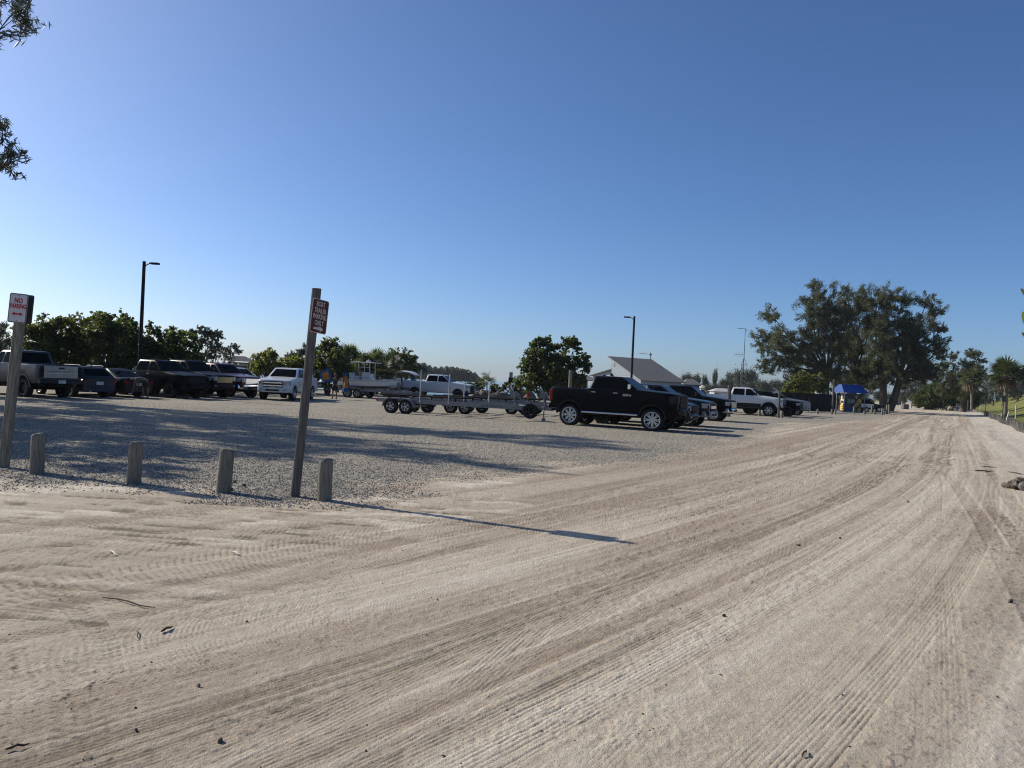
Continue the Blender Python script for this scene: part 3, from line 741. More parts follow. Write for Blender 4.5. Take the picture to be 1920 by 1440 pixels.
    fb = bow(xf+.10, hwx(xf-.2)+.015, bz0, bz1, .30, .26).build('front_bumper', bumper, root, angle=40)
    MB().rbox((xf+.10, 0, (bz0+bz1)/2-.02), (.02, hw*.8, .10), .01).build('air_intake', M_PLASTIC, fb)
    for sgn in (1, -1):
        MB().lathe([(.001, .02), (.05, .02), (.055, 0), (.055, -.05)], axis='X', c=(xf+.055, sgn*hw*.68, (bz0+bz1)/2), n=12).build('fog_lamp', hl or M_LAMP, fb)
    if typ == 'pickup':
        rb_ = bow(xr-.10, hw-.03, sill+.02, sill+.22, .16, .05, -1).build('rear_bumper', bumper, root, angle=40)
        MB().rbox((xr-.115, 0, sill+.12), (.02, .34, .15), .005).build('number_plate', M_PLATE, rb_)
        tg = MB().rbox((xr-.012, 0, (sill+.26+bed)/2), (.05, 2*(hw-.22), bed-sill-.28), .03).build('tailgate', mat if rear != 'chrome' else M_TAILG, root)
        MB().rbox((xr-.045, 0, bed-.14), (.03, .26, .07), .01).build('handle', M_PLASTIC, tg)
        if rear == 'chrome':
            MB().rbox((xr-.047, 0, sill+.50), (.02, 2*(hw-.24), .06), .01).build('tailgate_trim', M_CHROME, tg)
            Mx = Matrix.Translation((xr-.040, 0, bed-.33)) @ Matrix(((0, 0, -1, 0), (-1, 0, 0, 0), (0, 1, 0, 0), (0, 0, 0, 1)))
            text_obj('SUPER DUTY', .20, 'lettering', M_ALU, tg, Mx, .008)
        for sgn in (1, -1):
            MB().rbox((xr+.03, sgn*(hw-.115), bed-.33), (.16, .19, .48), .03).build('tail_light', M_TAIL if rear != 'chrome' else M_PLASTIC, root)
    else:
        rb_ = bow(xr-.06, hw-.09, sill-.02, sill+.22, .22, .16, -1).build('rear_bumper', mat, root, angle=40)
        MB().rbox((xr-.022, 0, sill+.42), (.03, .36, .16), .005).build('number_plate', M_PLATE, root)
        for sgn in (1, -1):
            MB().rbox((xr+.07, sgn*(hw-.16), belt-.20), (.20, .22, .16), .03).build('tail_light', M_TAIL, root)
        MB().lathe([(.001, .03), (.035, .03), (.04, 0), (.04, -.05)], axis='X', c=(xr-.07, hw*.55, sill+.02), n=10).build('exhaust', M_CHROME, root)
    MB().rbox((wb+fo+.13, 0, (bz0+bz1)/2+.1), (.015, .32, .15), .004).build('number_plate', M_PLATE, root) if 'plate' in extra else None
    # wheels
    for xc in (0, wb):
        for sgn in (1, -1):
            add_wheel(root, xc, sgn*(hw-tw/2-.005+flare*.6), r, rim, tw, spokes, style, rimmat, steer if xc else 0)
    if 'antenna' in extra: MB().tube([(cab1+.1, -hw+.2, cowl), (cab1+.02, -hw+.2, cowl+.75)], .006, 5).build('antenna', M_PLASTIC, root)
    if 'fin' in extra: MB().prism([(roof0+.3, -.02, roof+.01), (roof0+.12, -.02, roof+.01), (roof0+.14, -.02, roof+.09)], (0, .04, 0)).build('antenna', M_PLASTIC, root)
    if 'rooflights' in extra:
        for y in (-.5, -.25, 0, .25, .5): MB().rbox((roof1-.15, y, roof+.035), (.10, .09, .045), .015).build('marker_light', M_PLASTIC, root)
    if 'rails' in extra:
        for sgn in (1, -1): MB().tube([(roof0+.1, sgn*(ht-.08), roof+.03), (roof0+.2, sgn*(ht-.08), roof+.07), (roof1-.3, sgn*(ht-.08), roof+.07), (roof1-.2, sgn*(ht-.08), roof+.02)], .02, 6).build('roof_rail', M_ALU, root)
    root['_dims'] = (xr, xf, hw)
    return root

def placed(px, py, wheel, heading, wb=3.68, hw=1.0, tw=.28, depth=None):
    """position of the rear-axle centre so that the given wheel touches the ground at a point of the lot"""
    p = ground(px, py); f, l = hdg(heading)
    off = f*(wb if wheel[0] == 'f' else 0) + l*((hw-tw/2) if wheel[1] == 'l' else -(hw-tw/2))
    q = p-off; return (q.x, q.y, tz(p.x, p.y)-.012)

HD = -27
PKG = 'pickups parked facing the dirt road'
# row on the left of the lot
vehicle('pickup_truck', 'lifted grey pickup seen from behind with a bright chrome tailgate', 'pickup truck', placed(47, 744, 'rl', 152), 152, mat=M_GREY, lift=.17, r=.44, rim=.30, style='deep', spokes=8, rear='chrome', roof=1.97, rimmat=M_BALLOY, extra=('rooflights',), bumper=M_DGREY)
vehicle('suv', 'blue-grey crossover seen from behind beside the chrome tailgate pickup', 'suv', placed(134, 743.5, 'rl', 150, 2.7, .92, .23), 150, typ='hatch', mat=M_BGREY, wb=2.7, ro=.95, fo=.9, hw=.92, sill=.30, belt=1.02, roof=1.50, cowl=1.02, nose=.92, r=.34, rim=.23, tw=.23, bumper=M_BGREY, rimmat=M_ALLOY, extra=('fin', 'rails'))
vehicle('sedan', 'dark grey sedan with red tail lights beside the bending person', 'car', placed(207, 743.5, 'rl', 156, 2.8, .91, .22), 156, typ='sedan', mat=M_DGREY, wb=2.8, ro=1.08, fo=.9, hw=.91, sill=.28, belt=1.0, roof=1.46, cowl=1.0, nose=.86, r=.335, rim=.23, tw=.22, bumper=M_DGREY, style='plain', spokes=5)
vehicle('pickup_truck', 'all black pickup with blacked out front, nearest in its row', 'pickup truck', placed(319, 746, 'fr', -25), -25, mat=M_BLACKP, bumper=M_BLACKP, rimmat=M_BALLOY, r=.42, rim=.25, roof=1.98, hl=M_GLASS, lift=.05)
vehicle('pickup_truck', 'black pickup with a tan reflecting grille between two dark pickups', 'pickup truck', placed(374, 745, 'fr', -25), -25, mat=M_BLACKP, bumper=M_PLASTIC, grille=M_GOLD, rimmat=M_BALLOY, r=.42, roof=2.0, lift=.10, tone=M_GOLD, bars=2)
vehicle('pickup_truck', 'dark maroon pickup with a chrome grille and chrome bumper bar', 'pickup truck', placed(429, 745, 'fr', -27), -27, mat=M_MAROON, bumper=M_CHROME, grille=M_CHROME, rimmat=M_BALLOY, r=.41, roof=1.97, lift=.05, bars=2)
pp = at(474, 736, 54); vehicle('suv', 'white suv half hidden behind the maroon pickup', 'suv', (pp.x-2.2, 54, 0), -20, typ='suv', mat=M_WHITE, wb=2.9, ro=1.0, fo=.95, hw=.96, sill=.40, belt=1.16, roof=1.80, cowl=1.14, nose=1.05, r=.38, bumper=M_WHITE, mirror=M_CHROME)
vehicle('pickup_truck', 'white pickup driving towards the road past the tall sign post', 'pickup truck', placed(548, 751, 'fl', -91), -91, mat=M_WHITE, bumper=M_WHITE, grille=M_PLASTIC, r=.41, roof=1.93, nose=1.22, cowl=1.36, tone=M_CHROME, bars=2, extra=('plate',), spokes=6)
vehicle('pickup_truck', 'white crew cab pickup with a black front bumper by the water', 'pickup truck', placed(778, 745, 'rr', -13, 3.8), -13, mat=M_WHITE, wb=3.8, bumper=M_PLASTIC, rimmat=M_BALLOY, r=.42, lift=.06, roof=1.97, extra=('antenna',))
# black lifted pickup and the row behind it
bt = vehicle('pickup_truck', 'lifted black pickup with big polished wheels, nearest the road', 'pickup truck', placed(1069, 797, 'rr', HD, 3.6, 1.02, .36), HD, mat=M_BLACKP, wb=3.6, ro=.92, hw=1.02, lift=.19, r=.455, rim=.335, tw=.36, style='deep', spokes=8, rimmat=M_ALLOY, bumper=M_BLACKP, hl=M_DGREY, grille=M_PLASTIC, step=M_CHROME, handle=M_CHROME, mirror=M_CHROME, roof=1.96, cowl=1.44, nose=1.36, belt=1.42, bed=1.40, flare=.03, extra=('fin',), steer=R(6), bars=3)
Mx = Matrix.Translation((2.52, -1.031, 1.40)) @ Matrix.Rotation(PI/2, 4, 'X')
text_obj('2500 A', .125, 'badge', M_CHROME, bt, Mx, .004)
f_, l_ = hdg(HD)
b0 = Vector(bt.location)
def slot(k, along): q = b0 + l_*k + f_*along; return (q.x, q.y, tz(q.x, q.y)-.01)
vehicle('suv', 'dark navy suv tucked close behind the lifted black pickup', 'suv', slot(3.0, .35), HD, typ='suv', mat=M_NAVY, wb=3.0, ro=1.05, fo=1.0, hw=.99, sill=.42, belt=1.22, roof=1.86, cowl=1.24, nose=1.14, r=.40, bumper=M_DGREY, rimmat=M_BALLOY, extra=('rails',))
vehicle('pickup_truck', 'dark blue pickup with a thin chrome grille strip in the row', 'pickup truck', slot(6.1, -.15), HD, mat=M_NAVY, bumper=M_SILVER, grille=M_PLASTIC, tone=M_CHROME, bars=1, r=.40, roof=1.92)
vehicle('pickup_truck', 'black pickup with chrome bumper and bright five spoke wheels', 'pickup truck', placed(1337, 789.5, 'fr', HD, 3.7), HD, mat=M_BLACKP, wb=3.7, bumper=M_CHROME, grille=M_CHROME, tone=M_SILVER, r=.42, rim=.29, spokes=5, roof=1.95, lift=.03)
vehicle('pickup_truck', 'lifted white pickup with black lower body and wheel arches', 'pickup truck', placed(1441, 780.5, 'fr', HD, 3.8, 1.02), HD, mat=M_WHITE, wb=3.8, hw=1.02, lift=.16, r=.45, rim=.28, spokes=6, bumper=M_PLASTIC, grille=M_PLASTIC, tone=M_WHITE, bars=2, flare=.05, low=M_PLASTIC, roof=1.97, step=M_PLASTIC, extra=('rooflights',), tw=.33)
q = ground(1441, 780.5); q = q + l_*3.3
vehicle('suv', 'black suv with bright fog lamps beyond the lifted white pickup', 'suv', (q.x-f_.x*1.9, q.y-f_.y*1.9, 0), HD, typ='suv', mat=M_BLACKP, wb=2.95, ro=1.0, fo=.95, hw=1.0, sill=.50, belt=1.28, roof=1.90, cowl=1.3, nose=1.2, r=.43, bumper=M_PLASTIC, rimmat=M_BALLOY)
q = q + l_*4.6
vehicle('pickup_truck', 'silver pickup nose at the far end of the parked row', 'pickup truck', (q.x-f_.x*2.5, q.y-f_.y*2.5, 0), HD, mat=M_SILVER, bumper=M_SILVER, grille=M_CHROME, r=.40, roof=1.90, tone=M_SILVER)
q = ground(1441, 780.5) + l_*6.5 - f_*8.5
vehicle('suv', 'dark suv parked behind the bed of the lifted white pickup', 'suv', (q.x, q.y, 0), HD, typ='suv', mat=M_DGREY, wb=2.9, ro=1.0, fo=.95, hw=.97, sill=.42, belt=1.2, roof=1.86, cowl=1.2, nose=1.1, r=.39, bumper=M_DGREY)
q = at(1657, 772, 96) - hdg(-6)[0]*3.65+Vector((.7, 0, 0))
vehicle('sedan', 'dark car parked behind the blue roofed kiosk, tail hidden', 'car', (q.x-.7, q.y, tz(q.x, q.y)), -6, typ='sedan', mat=M_DGREY, wb=2.75, ro=1.05, fo=.9, hw=.9, sill=.30, belt=1.05, roof=1.58, cowl=1.05, nose=.92, r=.34, rim=.23, tw=.22, bumper=M_DGREY)
q = at(1624, 772.5, 91.5); q.z = tz(q.x, q.y)
ut = empty('utility_trailer', q, R(-6), 'low pale sided utility trailer in front of the dark car by the kiosk', 'trailer')
MB().rbox((0, .6, .80), (1.75, 1.2, .44), .03).build('box_body', M_WHITE, ut)
MB().box((.1, .6, .52), (2.2, .9, .09)).build('frame_beam', M_UNDER, ut)
for s_ in (-1, 1): add_wheel(ut, 0, .6+s_*.66, .31, .20, .18, 5, 'plain', M_ALLOY)
for x in (-.85, 0, .85): MB().box((x, -.012, .80), (.05, .03, .42)).build('side_rib', M_ALU, ut)
# ------------------------------------------------------------------ vegetation
M_BARK = pmat('bark', (.10, .085, .07), .9, var=.3, scale=8, bump=.6, bscale=14)
M_BARKP = pmat('palm_bark', (.19, .165, .135), .9, var=.25, scale=10, bump=.6, bscale=16)
M_CAS = leafmat('casuarina_needles', (.038, .045, .026), (.115, .125, .068), .36, (.16, .175, .06))
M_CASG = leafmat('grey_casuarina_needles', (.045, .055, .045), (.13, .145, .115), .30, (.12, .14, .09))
M_SEAG = leafmat('sea_grape_leaves', (.018, .034, .012), (.068, .092, .027), .36, (.15, .185, .03))
M_SEAGB = leafmat('bright_bush_leaves', (.034, .054, .013), (.12, .14, .032), .40, (.24, .26, .035))
M_PALM = leafmat('palm_leaves', (.030, .045, .018), (.095, .12, .05), .30, (.16, .19, .06))
M_DEADP = leafmat('dead_palm_leaves', (.10, .075, .045), (.20, .155, .10), .25)
M_FAR = leafmat('far_foliage', (.035, .048, .030), (.09, .105, .065), .25)

def leafmesh(name, C, Dv, ln, wd, mat, rg, fold=0.0):
    """C centres, Dv directions, one rhombic leaf each"""
    n = len(C); Dv = Dv/np.maximum(1e-6, np.linalg.norm(Dv, axis=1))[:, None]
    r = rg.normal(size=(n, 3)); S = np.cross(Dv, r); S /= np.maximum(1e-6, np.linalg.norm(S, axis=1))[:, None]
    ln = np.broadcast_to(ln, n)[:, None]; wd = np.broadcast_to(wd, n)[:, None]
    nrm = np.cross(S, Dv)*wd*fold
    V = np.stack([C-Dv*ln*.5, C+S*wd*.5+nrm-Dv*ln*.05, C+Dv*ln*.5, C-S*wd*.5+nrm-Dv*ln*.05], 1).reshape(-1, 3)
    return npmesh(name, V, np.arange(4*n).reshape(n, 4), None, mat, False)

def joinmb(mb, V, T):
    mb.add([tuple(v) for v in V], [tuple(t) for t in T])

def guided_tree(name, label, cat, base, clusters, D, leaf='cas', nl=9000, trunk=.35, mat=None, group=None, seed=0, fork=.28, stems=None, depthk=.8, twigs=5, lean=0.0, open_=.0, szk=1.0):
    """tree whose limbs reach to foliage clumps: clusters are (px, py, r_px[, ddepth]) seen at distance D"""
    rg = np.random.default_rng(seed+100); root = empty(name, base, 0, label, cat, group); B = Vector(base)
    cl = []
    for c in clusters:
        rr = c[2]*D/FPX; dd = c[3] if len(c) > 3 else rg.uniform(-1, 1)*rr*1.3*depthk
        cl.append((at(c[0], c[1], D+dd)-B, rr))
    top = max(c[0].z for c in cl); tr = MB()
    stems = stems or [(0, 0)]
    starts = []
    for (sx, lean_) in stems:
        s0 = Vector((sx, rg.uniform(-.2, .2), -.3)); hgt = top*fork
        s1 = Vector((sx+lean_, 0, hgt)); mid = (s0+s1)/2+Vector((rg.uniform(-.15, .15), rg.uniform(-.15, .15), 0))
        tr.tube([s0, s0+Vector((0, 0, .5)), mid, s1], [trunk*1.35, trunk*1.05, trunk*.9, trunk*.75], 9)
        starts.append(s1)
    CC, DD = [], []
    tot = sum(r**2 for _, r in cl)
    for c, rr in cl:
        s = min(starts, key=lambda q: (q-c).length)
        k = rg.uniform(.25, .6); r0 = trunk*.5*min(1.0, .35+rr/ (top*.25))
        m1 = s.lerp(c, .5)+Vector((rg.normal()*.10, rg.normal()*.10, .06))*(c-s).length
        tr.tube([s, s.lerp(m1, .55)+Vector((0, 0, .03*(c-s).length)), m1, c], [r0, r0*.8, r0*.55, r0*.22], 6)
        nt_ = max(6, int(14*twigs/5)); cnt = int(nl*rr**2/tot)
        dirs = rg.normal(size=(nt_, 3)); dirs[:, 2] = dirs[:, 2]*.8+.1; dirs /= np.linalg.norm(dirs, axis=1)[:, None]
        tips = np.array(c)[None]+dirs*rr*rg.uniform(.40, 1.12 if leaf == 'cas' else 1.28, nt_)[:, None]
        for tp in tips:
            q = Vector(tp); mm = c.lerp(q, .5)+Vector((rg.normal()*.08*rr, rg.normal()*.08*rr, .05*rr))
            tr.tube([c.lerp(m1, .2), mm, q], [r0*.22, r0*.16, r0*.05], 4, caps=False)
        per = max(3, cnt//nt_)
        for tp, d in zip(tips, dirs):
            sub = rg.integers(2, 5)
            for _ in range(sub):
                ctr = tp + rg.normal(size=3)*rr*.16
                k_ = max(2, per//sub)
                if leaf == 'cas':
                    ax = d*.8 + rg.normal(size=3)*.45 + np.array([0, 0, .25]); ax /= np.linalg.norm(ax)
                    t_ = rg.uniform(-.55, .55, k_)[:, None]*rr*.62
                    p = ctr + ax*t_ + rg.normal(size=(k_, 3))*rr*.075
                    CC.append(p); DD.append(ax*.8+rg.normal(size=(k_, 3))*.75+np.array([0, 0, -.15]))
                else:
                    p = ctr + d*rr*.12 + rg.normal(size=(k_, 3))*rr*np.array([.20, .20, .15])
                    CC.append(p); DD.append(rg.normal(size=(k_, 3))+np.array([0, 0, .2]))
    CC = np.concatenate(CC); DD = np.concatenate(DD); n = len(CC)
    tr.build('trunk', M_BARK, root, angle=60)
    if leaf == 'cas': me = leafmesh('crown', CC, DD, rg.uniform(.30, .55, n)*szk, rg.uniform(.05, .085, n)*szk, mat or M_CAS, rg)
    else: me = leafmesh('crown', CC, DD, rg.uniform(.16, .28, n)*szk, rg.uniform(.14, .24, n)*szk, mat or M_SEAG, rg, .15)
    link('crown', me, root); return root

# shade trees standing left of the picture; only a few boughs reach in
LS = 'tall casuarinas along the left edge of the lot'
def shade(D, bx, cls, nl, seed, label):
    b = at(bx, 700, D); b.z = tz(b.x, b.y)
    return guided_tree('casuarina_tree', label, 'tree', b, cls, D, 'cas', nl, .38, M_CASG if seed == 1 else M_CAS, None, seed, .35, depthk=.5, twigs=4)
def rcl(seed, n, x0, x1, y0, y1, r0=38, r1=66):
    rg = np.random.default_rng(seed); o = []
    for _ in range(n):
        r_ = rg.uniform(r0, r1); o.append((min(rg.uniform(x0, x1), -r_*1.25-12), rg.uniform(y0, y1), r_))
    return o
shade(36, -150, [(2, 20, 50), (-55, 62, 60), (-4, 245, 20), (-34, 235, 36), (16, 306, 30), (-35, 320, 42), (-150, 40, 60)] + rcl(1, 14, -300, -90, -160, 480), 22000, 1, 'tall casuarina at the left with two boughs hanging into the sky')
shade(31, -330, rcl(2, 22, -460, -110, -110, 520), 16500, 2, 'tall casuarina out beyond the left edge, second from the water')
shade(26, -430, rcl(3, 23, -560, -130, -50, 540), 16000, 3, 'leafy casuarina out beyond the left edge beside the gravel')
shade(22, -560, rcl(4, 18, -650, -200, 110, 560, 45, 75), 12000, 4, 'lowest casuarina out beyond the left edge, nearest the bollards')
shade(18, -520, rcl(6, 13, -560, -130, 210, 520, 45, 75), 8000, 40, 'small casuarina out beyond the left edge, closest to the camera')
# big casuarinas at the right
def T(bx, by, D, cls, nl, seed, label, **k):
    b = at(bx, by, D); b.z = tz(b.x, b.y)
    if seed in (5, 6, 7): cls = [(c[0], c[1]+8, c[2]) for c in cls]; k.setdefault('szk', .98); nl = int(nl*1.3)
    return guided_tree('casuarina_tree', label, 'tree', b, cls, D, 'cas', nl, k.pop('trunk', .5), k.pop('mat', M_CAS), k.pop('group', None), seed, k.pop('fork', .28), depthk=.9, szk=k.pop('szk', 1.15), **k)
T(1548, 752, 104, [(1448, 585, 22), (1432, 625, 22), (1470, 620, 26), (1445, 655, 24), (1482, 655, 26), (1432, 676, 12), (1500, 670, 22), (1523, 545, 24), (1548, 560, 28), (1515, 578, 22), (1535, 600, 30), (1560, 620, 28), (1520, 640, 22), (1565, 655, 28), (1535, 672, 24), (1505, 700, 14), (1575, 690, 22), (1590, 590, 22), (1510, 555, 12), (1545, 640, 26), (1520, 615, 24), (1500, 650, 22), (1560, 590, 24), (1575, 640, 22), (1470, 640, 20), (1550, 695, 20), (1525, 690, 16), (1442, 688, 12), (1462, 674, 18), (1490, 692, 14), (1475, 704, 9)], 50000, 5, 'spreading casuarina behind the dark fence with long low left boughs', trunk=.50)
T(1602, 752, 112, [(1588, 545, 15), (1600, 570, 26), (1625, 560, 26), (1610, 610, 32), (1585, 640, 26), (1595, 668, 28), (1618, 650, 30), (1600, 700, 20), (1570, 715, 15), (1622, 690, 22), (1585, 714, 18), (1610, 708, 18), (1635, 712, 16), (1560, 702, 18)], 42000, 6, 'dense casuarina behind the blue roofed kiosk', trunk=.45)
T(1660, 756, 108, [(1663, 546, 26), (1640, 575, 30), (1690, 570, 28), (1665, 600, 34), (1712, 600, 28), (1738, 558, 18), (1752, 580, 17), (1735, 610, 28), (1760, 632, 15), (1700, 640, 32), (1655, 645, 32), (1742, 650, 22), (1680, 672, 26), (1720, 680, 22), (1752, 685, 16), (1640, 690, 20), (1660, 708, 14), (1700, 705, 12), (1650, 615, 24), (1690, 655, 26), (1715, 660, 24), (1735, 675, 20), (1670, 690, 22), (1735, 700, 16), (1630, 670, 24), (1680, 620, 28), (1725, 632, 24), (1640, 714, 14), (1685, 706, 16), (1715, 700, 18), (1740, 690, 18), (1762, 660, 14), (1765, 610, 12)], 62000, 7, 'widest casuarina with twin trunks beside the road', trunk=.58, stems=[(-.25, -.2), (.75, 1.2)])
T(1806, 762, 140, [(1825, 662, 13), (1812, 690, 18), (1795, 700, 18), (1775, 720, 18), (1830, 700, 16), (1800, 730, 22), (1828, 728, 18), (1785, 668, 10), (1850, 706, 6), (1768, 690, 12), (1765, 735, 14), (1840, 676, 7)], 24000, 8, 'casuarina behind the green bushes near the end of the road', szk=1.25)
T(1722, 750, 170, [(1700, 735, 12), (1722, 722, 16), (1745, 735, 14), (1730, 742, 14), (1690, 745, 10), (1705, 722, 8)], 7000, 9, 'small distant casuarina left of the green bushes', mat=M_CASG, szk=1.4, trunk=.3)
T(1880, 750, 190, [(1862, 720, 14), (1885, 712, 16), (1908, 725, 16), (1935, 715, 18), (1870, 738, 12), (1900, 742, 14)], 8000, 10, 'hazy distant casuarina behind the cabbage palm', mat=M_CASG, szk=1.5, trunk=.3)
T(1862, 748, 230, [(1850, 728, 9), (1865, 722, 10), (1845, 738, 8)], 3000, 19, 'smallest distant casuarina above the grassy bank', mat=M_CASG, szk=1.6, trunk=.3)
# grey casuarinas behind the lot
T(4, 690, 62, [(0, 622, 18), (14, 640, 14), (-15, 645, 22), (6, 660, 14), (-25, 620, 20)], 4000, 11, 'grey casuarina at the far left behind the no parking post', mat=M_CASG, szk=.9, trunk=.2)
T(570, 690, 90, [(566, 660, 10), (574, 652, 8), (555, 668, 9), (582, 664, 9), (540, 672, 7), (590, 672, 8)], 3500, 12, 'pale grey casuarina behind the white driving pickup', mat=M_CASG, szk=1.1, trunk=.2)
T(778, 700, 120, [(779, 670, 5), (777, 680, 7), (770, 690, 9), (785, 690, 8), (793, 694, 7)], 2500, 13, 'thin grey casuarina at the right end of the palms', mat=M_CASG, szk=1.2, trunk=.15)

# sea grapes and mangroves along the back of the lot
def bush(bx, D, cls, nl, seed, label, mat=None, szk=1.0, leaf='broad', trunk=.12, group=None, by=None, name='sea_grape_tree', cat='tree', fork=.25):
    b = at(bx, 690 if by is None else by, D); b.z = tz(b.x, b.y)
    return guided_tree(name, label, cat, b, cls, D, leaf, int(nl*.55), trunk, mat, group, seed, fork, szk=szk, twigs=6)
bush(68, 46, [(58, 618, 18), (80, 612, 18), (95, 622, 16), (62, 642, 20), (90, 645, 24), (50, 660, 20), (75, 670, 24), (103, 668, 22), (80, 690, 22), (110, 604, 8)], 7500, 21, 'broad leaved tree just right of the no parking sign')
bush(140, 47, [(125, 618, 18), (150, 612, 18), (140, 635, 22), (120, 645, 20), (158, 645, 22), (132, 668, 24), (160, 672, 24), (145, 692, 22), (108, 690, 20)], 7500, 22, 'broad leaved tree above the grey pickup tailgate')
bush(198, 46, [(172, 610, 16), (196, 602, 16), (204, 598, 10), (188, 628, 24), (212, 630, 22), (180, 655, 24), (215, 658, 24), (195, 680, 24), (225, 686, 20)], 8500, 23, 'tallest broad leaved tree left of the left lamp post')
bush(240, 48, [(230, 608, 14), (240, 602, 9), (247, 622, 14), (232, 640, 20), (252, 650, 18), (240, 670, 22), (262, 680, 20)], 6000, 24, 'broad leaved tree directly behind the left lamp post')
bush(292, 49, [(283, 618, 9), (295, 622, 7), (278, 640, 14), (290, 652, 18), (275, 668, 20), (300, 672, 20), (288, 690, 18)], 4500, 25, 'lower broad leaved tree just right of the left lamp post')
bush(335, 50, [(322, 634, 13), (338, 628, 14), (352, 640, 14), (330, 652, 18), (350, 662, 18), (318, 668, 16), (340, 682, 18), (365, 676, 14)], 5500, 26, 'broad leaved tree behind the black blacked out pickup')
bush(388, 52, [(362, 624, 7), (380, 620, 8), (396, 628, 9), (410, 630, 8), (386, 640, 10), (404, 648, 10), (372, 650, 9), (395, 662, 11), (380, 676, 14)], 1900, 27, 'open airy tree with thin visible branches', mat=M_CASG, trunk=.10, fork=.1)
bush(432, 70, [(425, 655, 7), (440, 650, 6), (418, 664, 9), (446, 660, 6), (430, 670, 8)], 700, 28, 'nearly bare small tree behind the notice board shelter', mat=M_CASG, trunk=.08, fork=.1)
bush(500, 56, [(496, 664, 8), (504, 672, 12), (488, 684, 14), (512, 690, 14), (480, 692, 10), (496, 698, 14), (520, 698, 12)], 4500, 29, 'sea grape with yellowing leaves behind the white driving pickup', mat=M_SEAGB)
bush(545, 58, [(532, 682, 12), (550, 680, 12), (566, 684, 13), (540, 696, 14), (560, 698, 14), (580, 690, 12)], 4000, 30, 'low sea grape left of the brown sign post', mat=M_SEAGB)
bush(618, 57, [(606, 660, 13), (620, 652, 14), (604, 680, 18), (626, 676, 18), (640, 690, 16), (612, 700, 16), (634, 706, 14)], 6500, 31, 'sea grape right of the brown sign post above the person with towels', mat=M_SEAG)
bush(758, 78, [(745, 672, 12), (762, 668, 10), (772, 676, 8), (752, 690, 14), (740, 700, 14), (768, 695, 10)], 4500, 32, 'dark broad leaved tree at the right end of the palms', szk=1.2)
bush(1038, 60, [(1010, 652, 12), (1030, 650, 13), (1062, 648, 10), (1076, 640, 6), (1082, 650, 7), (1000, 668, 16), (1028, 676, 20), (1054, 672, 18), (1082, 680, 14), (1096, 686, 9), (988, 692, 12), (1010, 698, 20), (1040, 702, 22), (1068, 700, 18), (990, 716, 16), (1020, 722, 18), (1050, 722, 18), (1008, 640, 6), (1080, 710, 14), (975, 718, 8)], 15000, 33, 'lone sea grape tree between the trailers and the pale building', mat=M_SEAG, szk=1.25, trunk=.16, by=735)
bush(1738, 150, [(1722, 748, 11), (1735, 738, 12), (1748, 730, 12), (1742, 752, 14), (1758, 745, 13), (1728, 757, 9), (1745, 760, 10)], 15000, 34, 'leftmost bright bush at the end of the road', mat=M_SEAG, szk=1.3, name='bush', cat='bush', by=762)
bush(1775, 152, [(1765, 726, 12), (1782, 720, 11), (1772, 742, 15), (1790, 738, 14), (1778, 756, 13), (1795, 754, 12), (1762, 757, 10)], 16000, 35, 'middle bright bush at the end of the road', mat=M_SEAG, szk=1.3, name='bush', cat='bush', by=762)
bush(1812, 154, [(1800, 730, 12), (1818, 735, 12), (1808, 748, 14), (1825, 752, 11), (1812, 758, 10), (1830, 742, 9)], 13000, 36, 'darker rounded bush at the foot of the grass bank', mat=M_SEAG, szk=1.3, name='bush', cat='bush', by=762)
bush(1496, 88, [(1478, 728, 8), (1492, 716, 10), (1505, 708, 9), (1508, 726, 12), (1490, 732, 10), (1478, 738, 8)], 5000, 37, 'yellow green bush left of the big casuarina trunk', mat=M_SEAGB, szk=1.2, name='bush', cat='bush', by=752)
bush(1530, 90, [(1520, 718, 10), (1536, 712, 10), (1530, 728, 11), (1545, 730, 9), (1516, 734, 9)], 4500, 38, 'yellow green bush touching the big casuarina trunk', mat=M_SEAGB, szk=1.2, name='bush', cat='bush', by=752)
bush(1890, 118, [(1905, 748, 4)], 10, 39, 'x', mat=M_SEAGB) if False else None
# shoreline scrub
for k, (bx, cls, lab) in enumerate([(895, [(884, 724, 6), (894, 726, 7), (903, 722, 6)], 'small shoreline bush right of the white crew cab pickup'),
        (935, [(925, 726, 6), (938, 730, 7), (930, 735, 6)], 'small shoreline bush beside the thin young palm'),
        (962, [(950, 722, 5), (960, 730, 7), (970, 726, 6)], 'small shoreline bush below the roadside notice')]):
    bush(bx, 70, cls, 900, 50+k, lab, mat=M_SEAG, name='bush', cat='bush', by=745, trunk=.05)
# sea grape leaves hanging in at the right edge
b_ = at(2150, 1000, 7.2); b_.z = tz(b_.x, b_.y)
rt = empty('sea_grape_tree', b_, 0, 'sea grape poking yellow green leaves in at the right edge', 'tree')
rg = np.random.default_rng(31); mt = MB(); LEAFM = None; tips = []
fork_ = [Vector((0, 0, .9)), Vector((.12, .1, 1.0))]
mt.tube([(0, 0, -.2), (.04, .02, .4), fork_[0]], [.075, .06, .05], 8); mt.tube([(0.02, .01, .3), (.2, .1, .7), fork_[1]], [.045, .04, .035], 7)
for (px, py, dd) in [(1940, 560, 0), (1945, 615, .1), (1975, 520, .3), (2010, 600, -.3), (2050, 480, .2), (2100, 560, -.4), (2110, 440, .4), (2170, 520, .5), (2200, 620, -.2), (2250, 500, .1), (2290, 600, .5), (2060, 660, .6), (1985, 670, -.5), (2160, 420, -.4), (2240, 680, .6)]:
    q = at(px, py, 7.2+dd)-b_; o = fork_[0] if px < 2130 else fork_[1]; m_ = o.lerp(q, .5)+Vector((rg.normal()*.05, rg.normal()*.05, .12))
    mt.tube([o, m_, q], [.03, .018, .007], 6); tips.append((o, m_, q))
mt.build('trunk', M_BARK, rt)
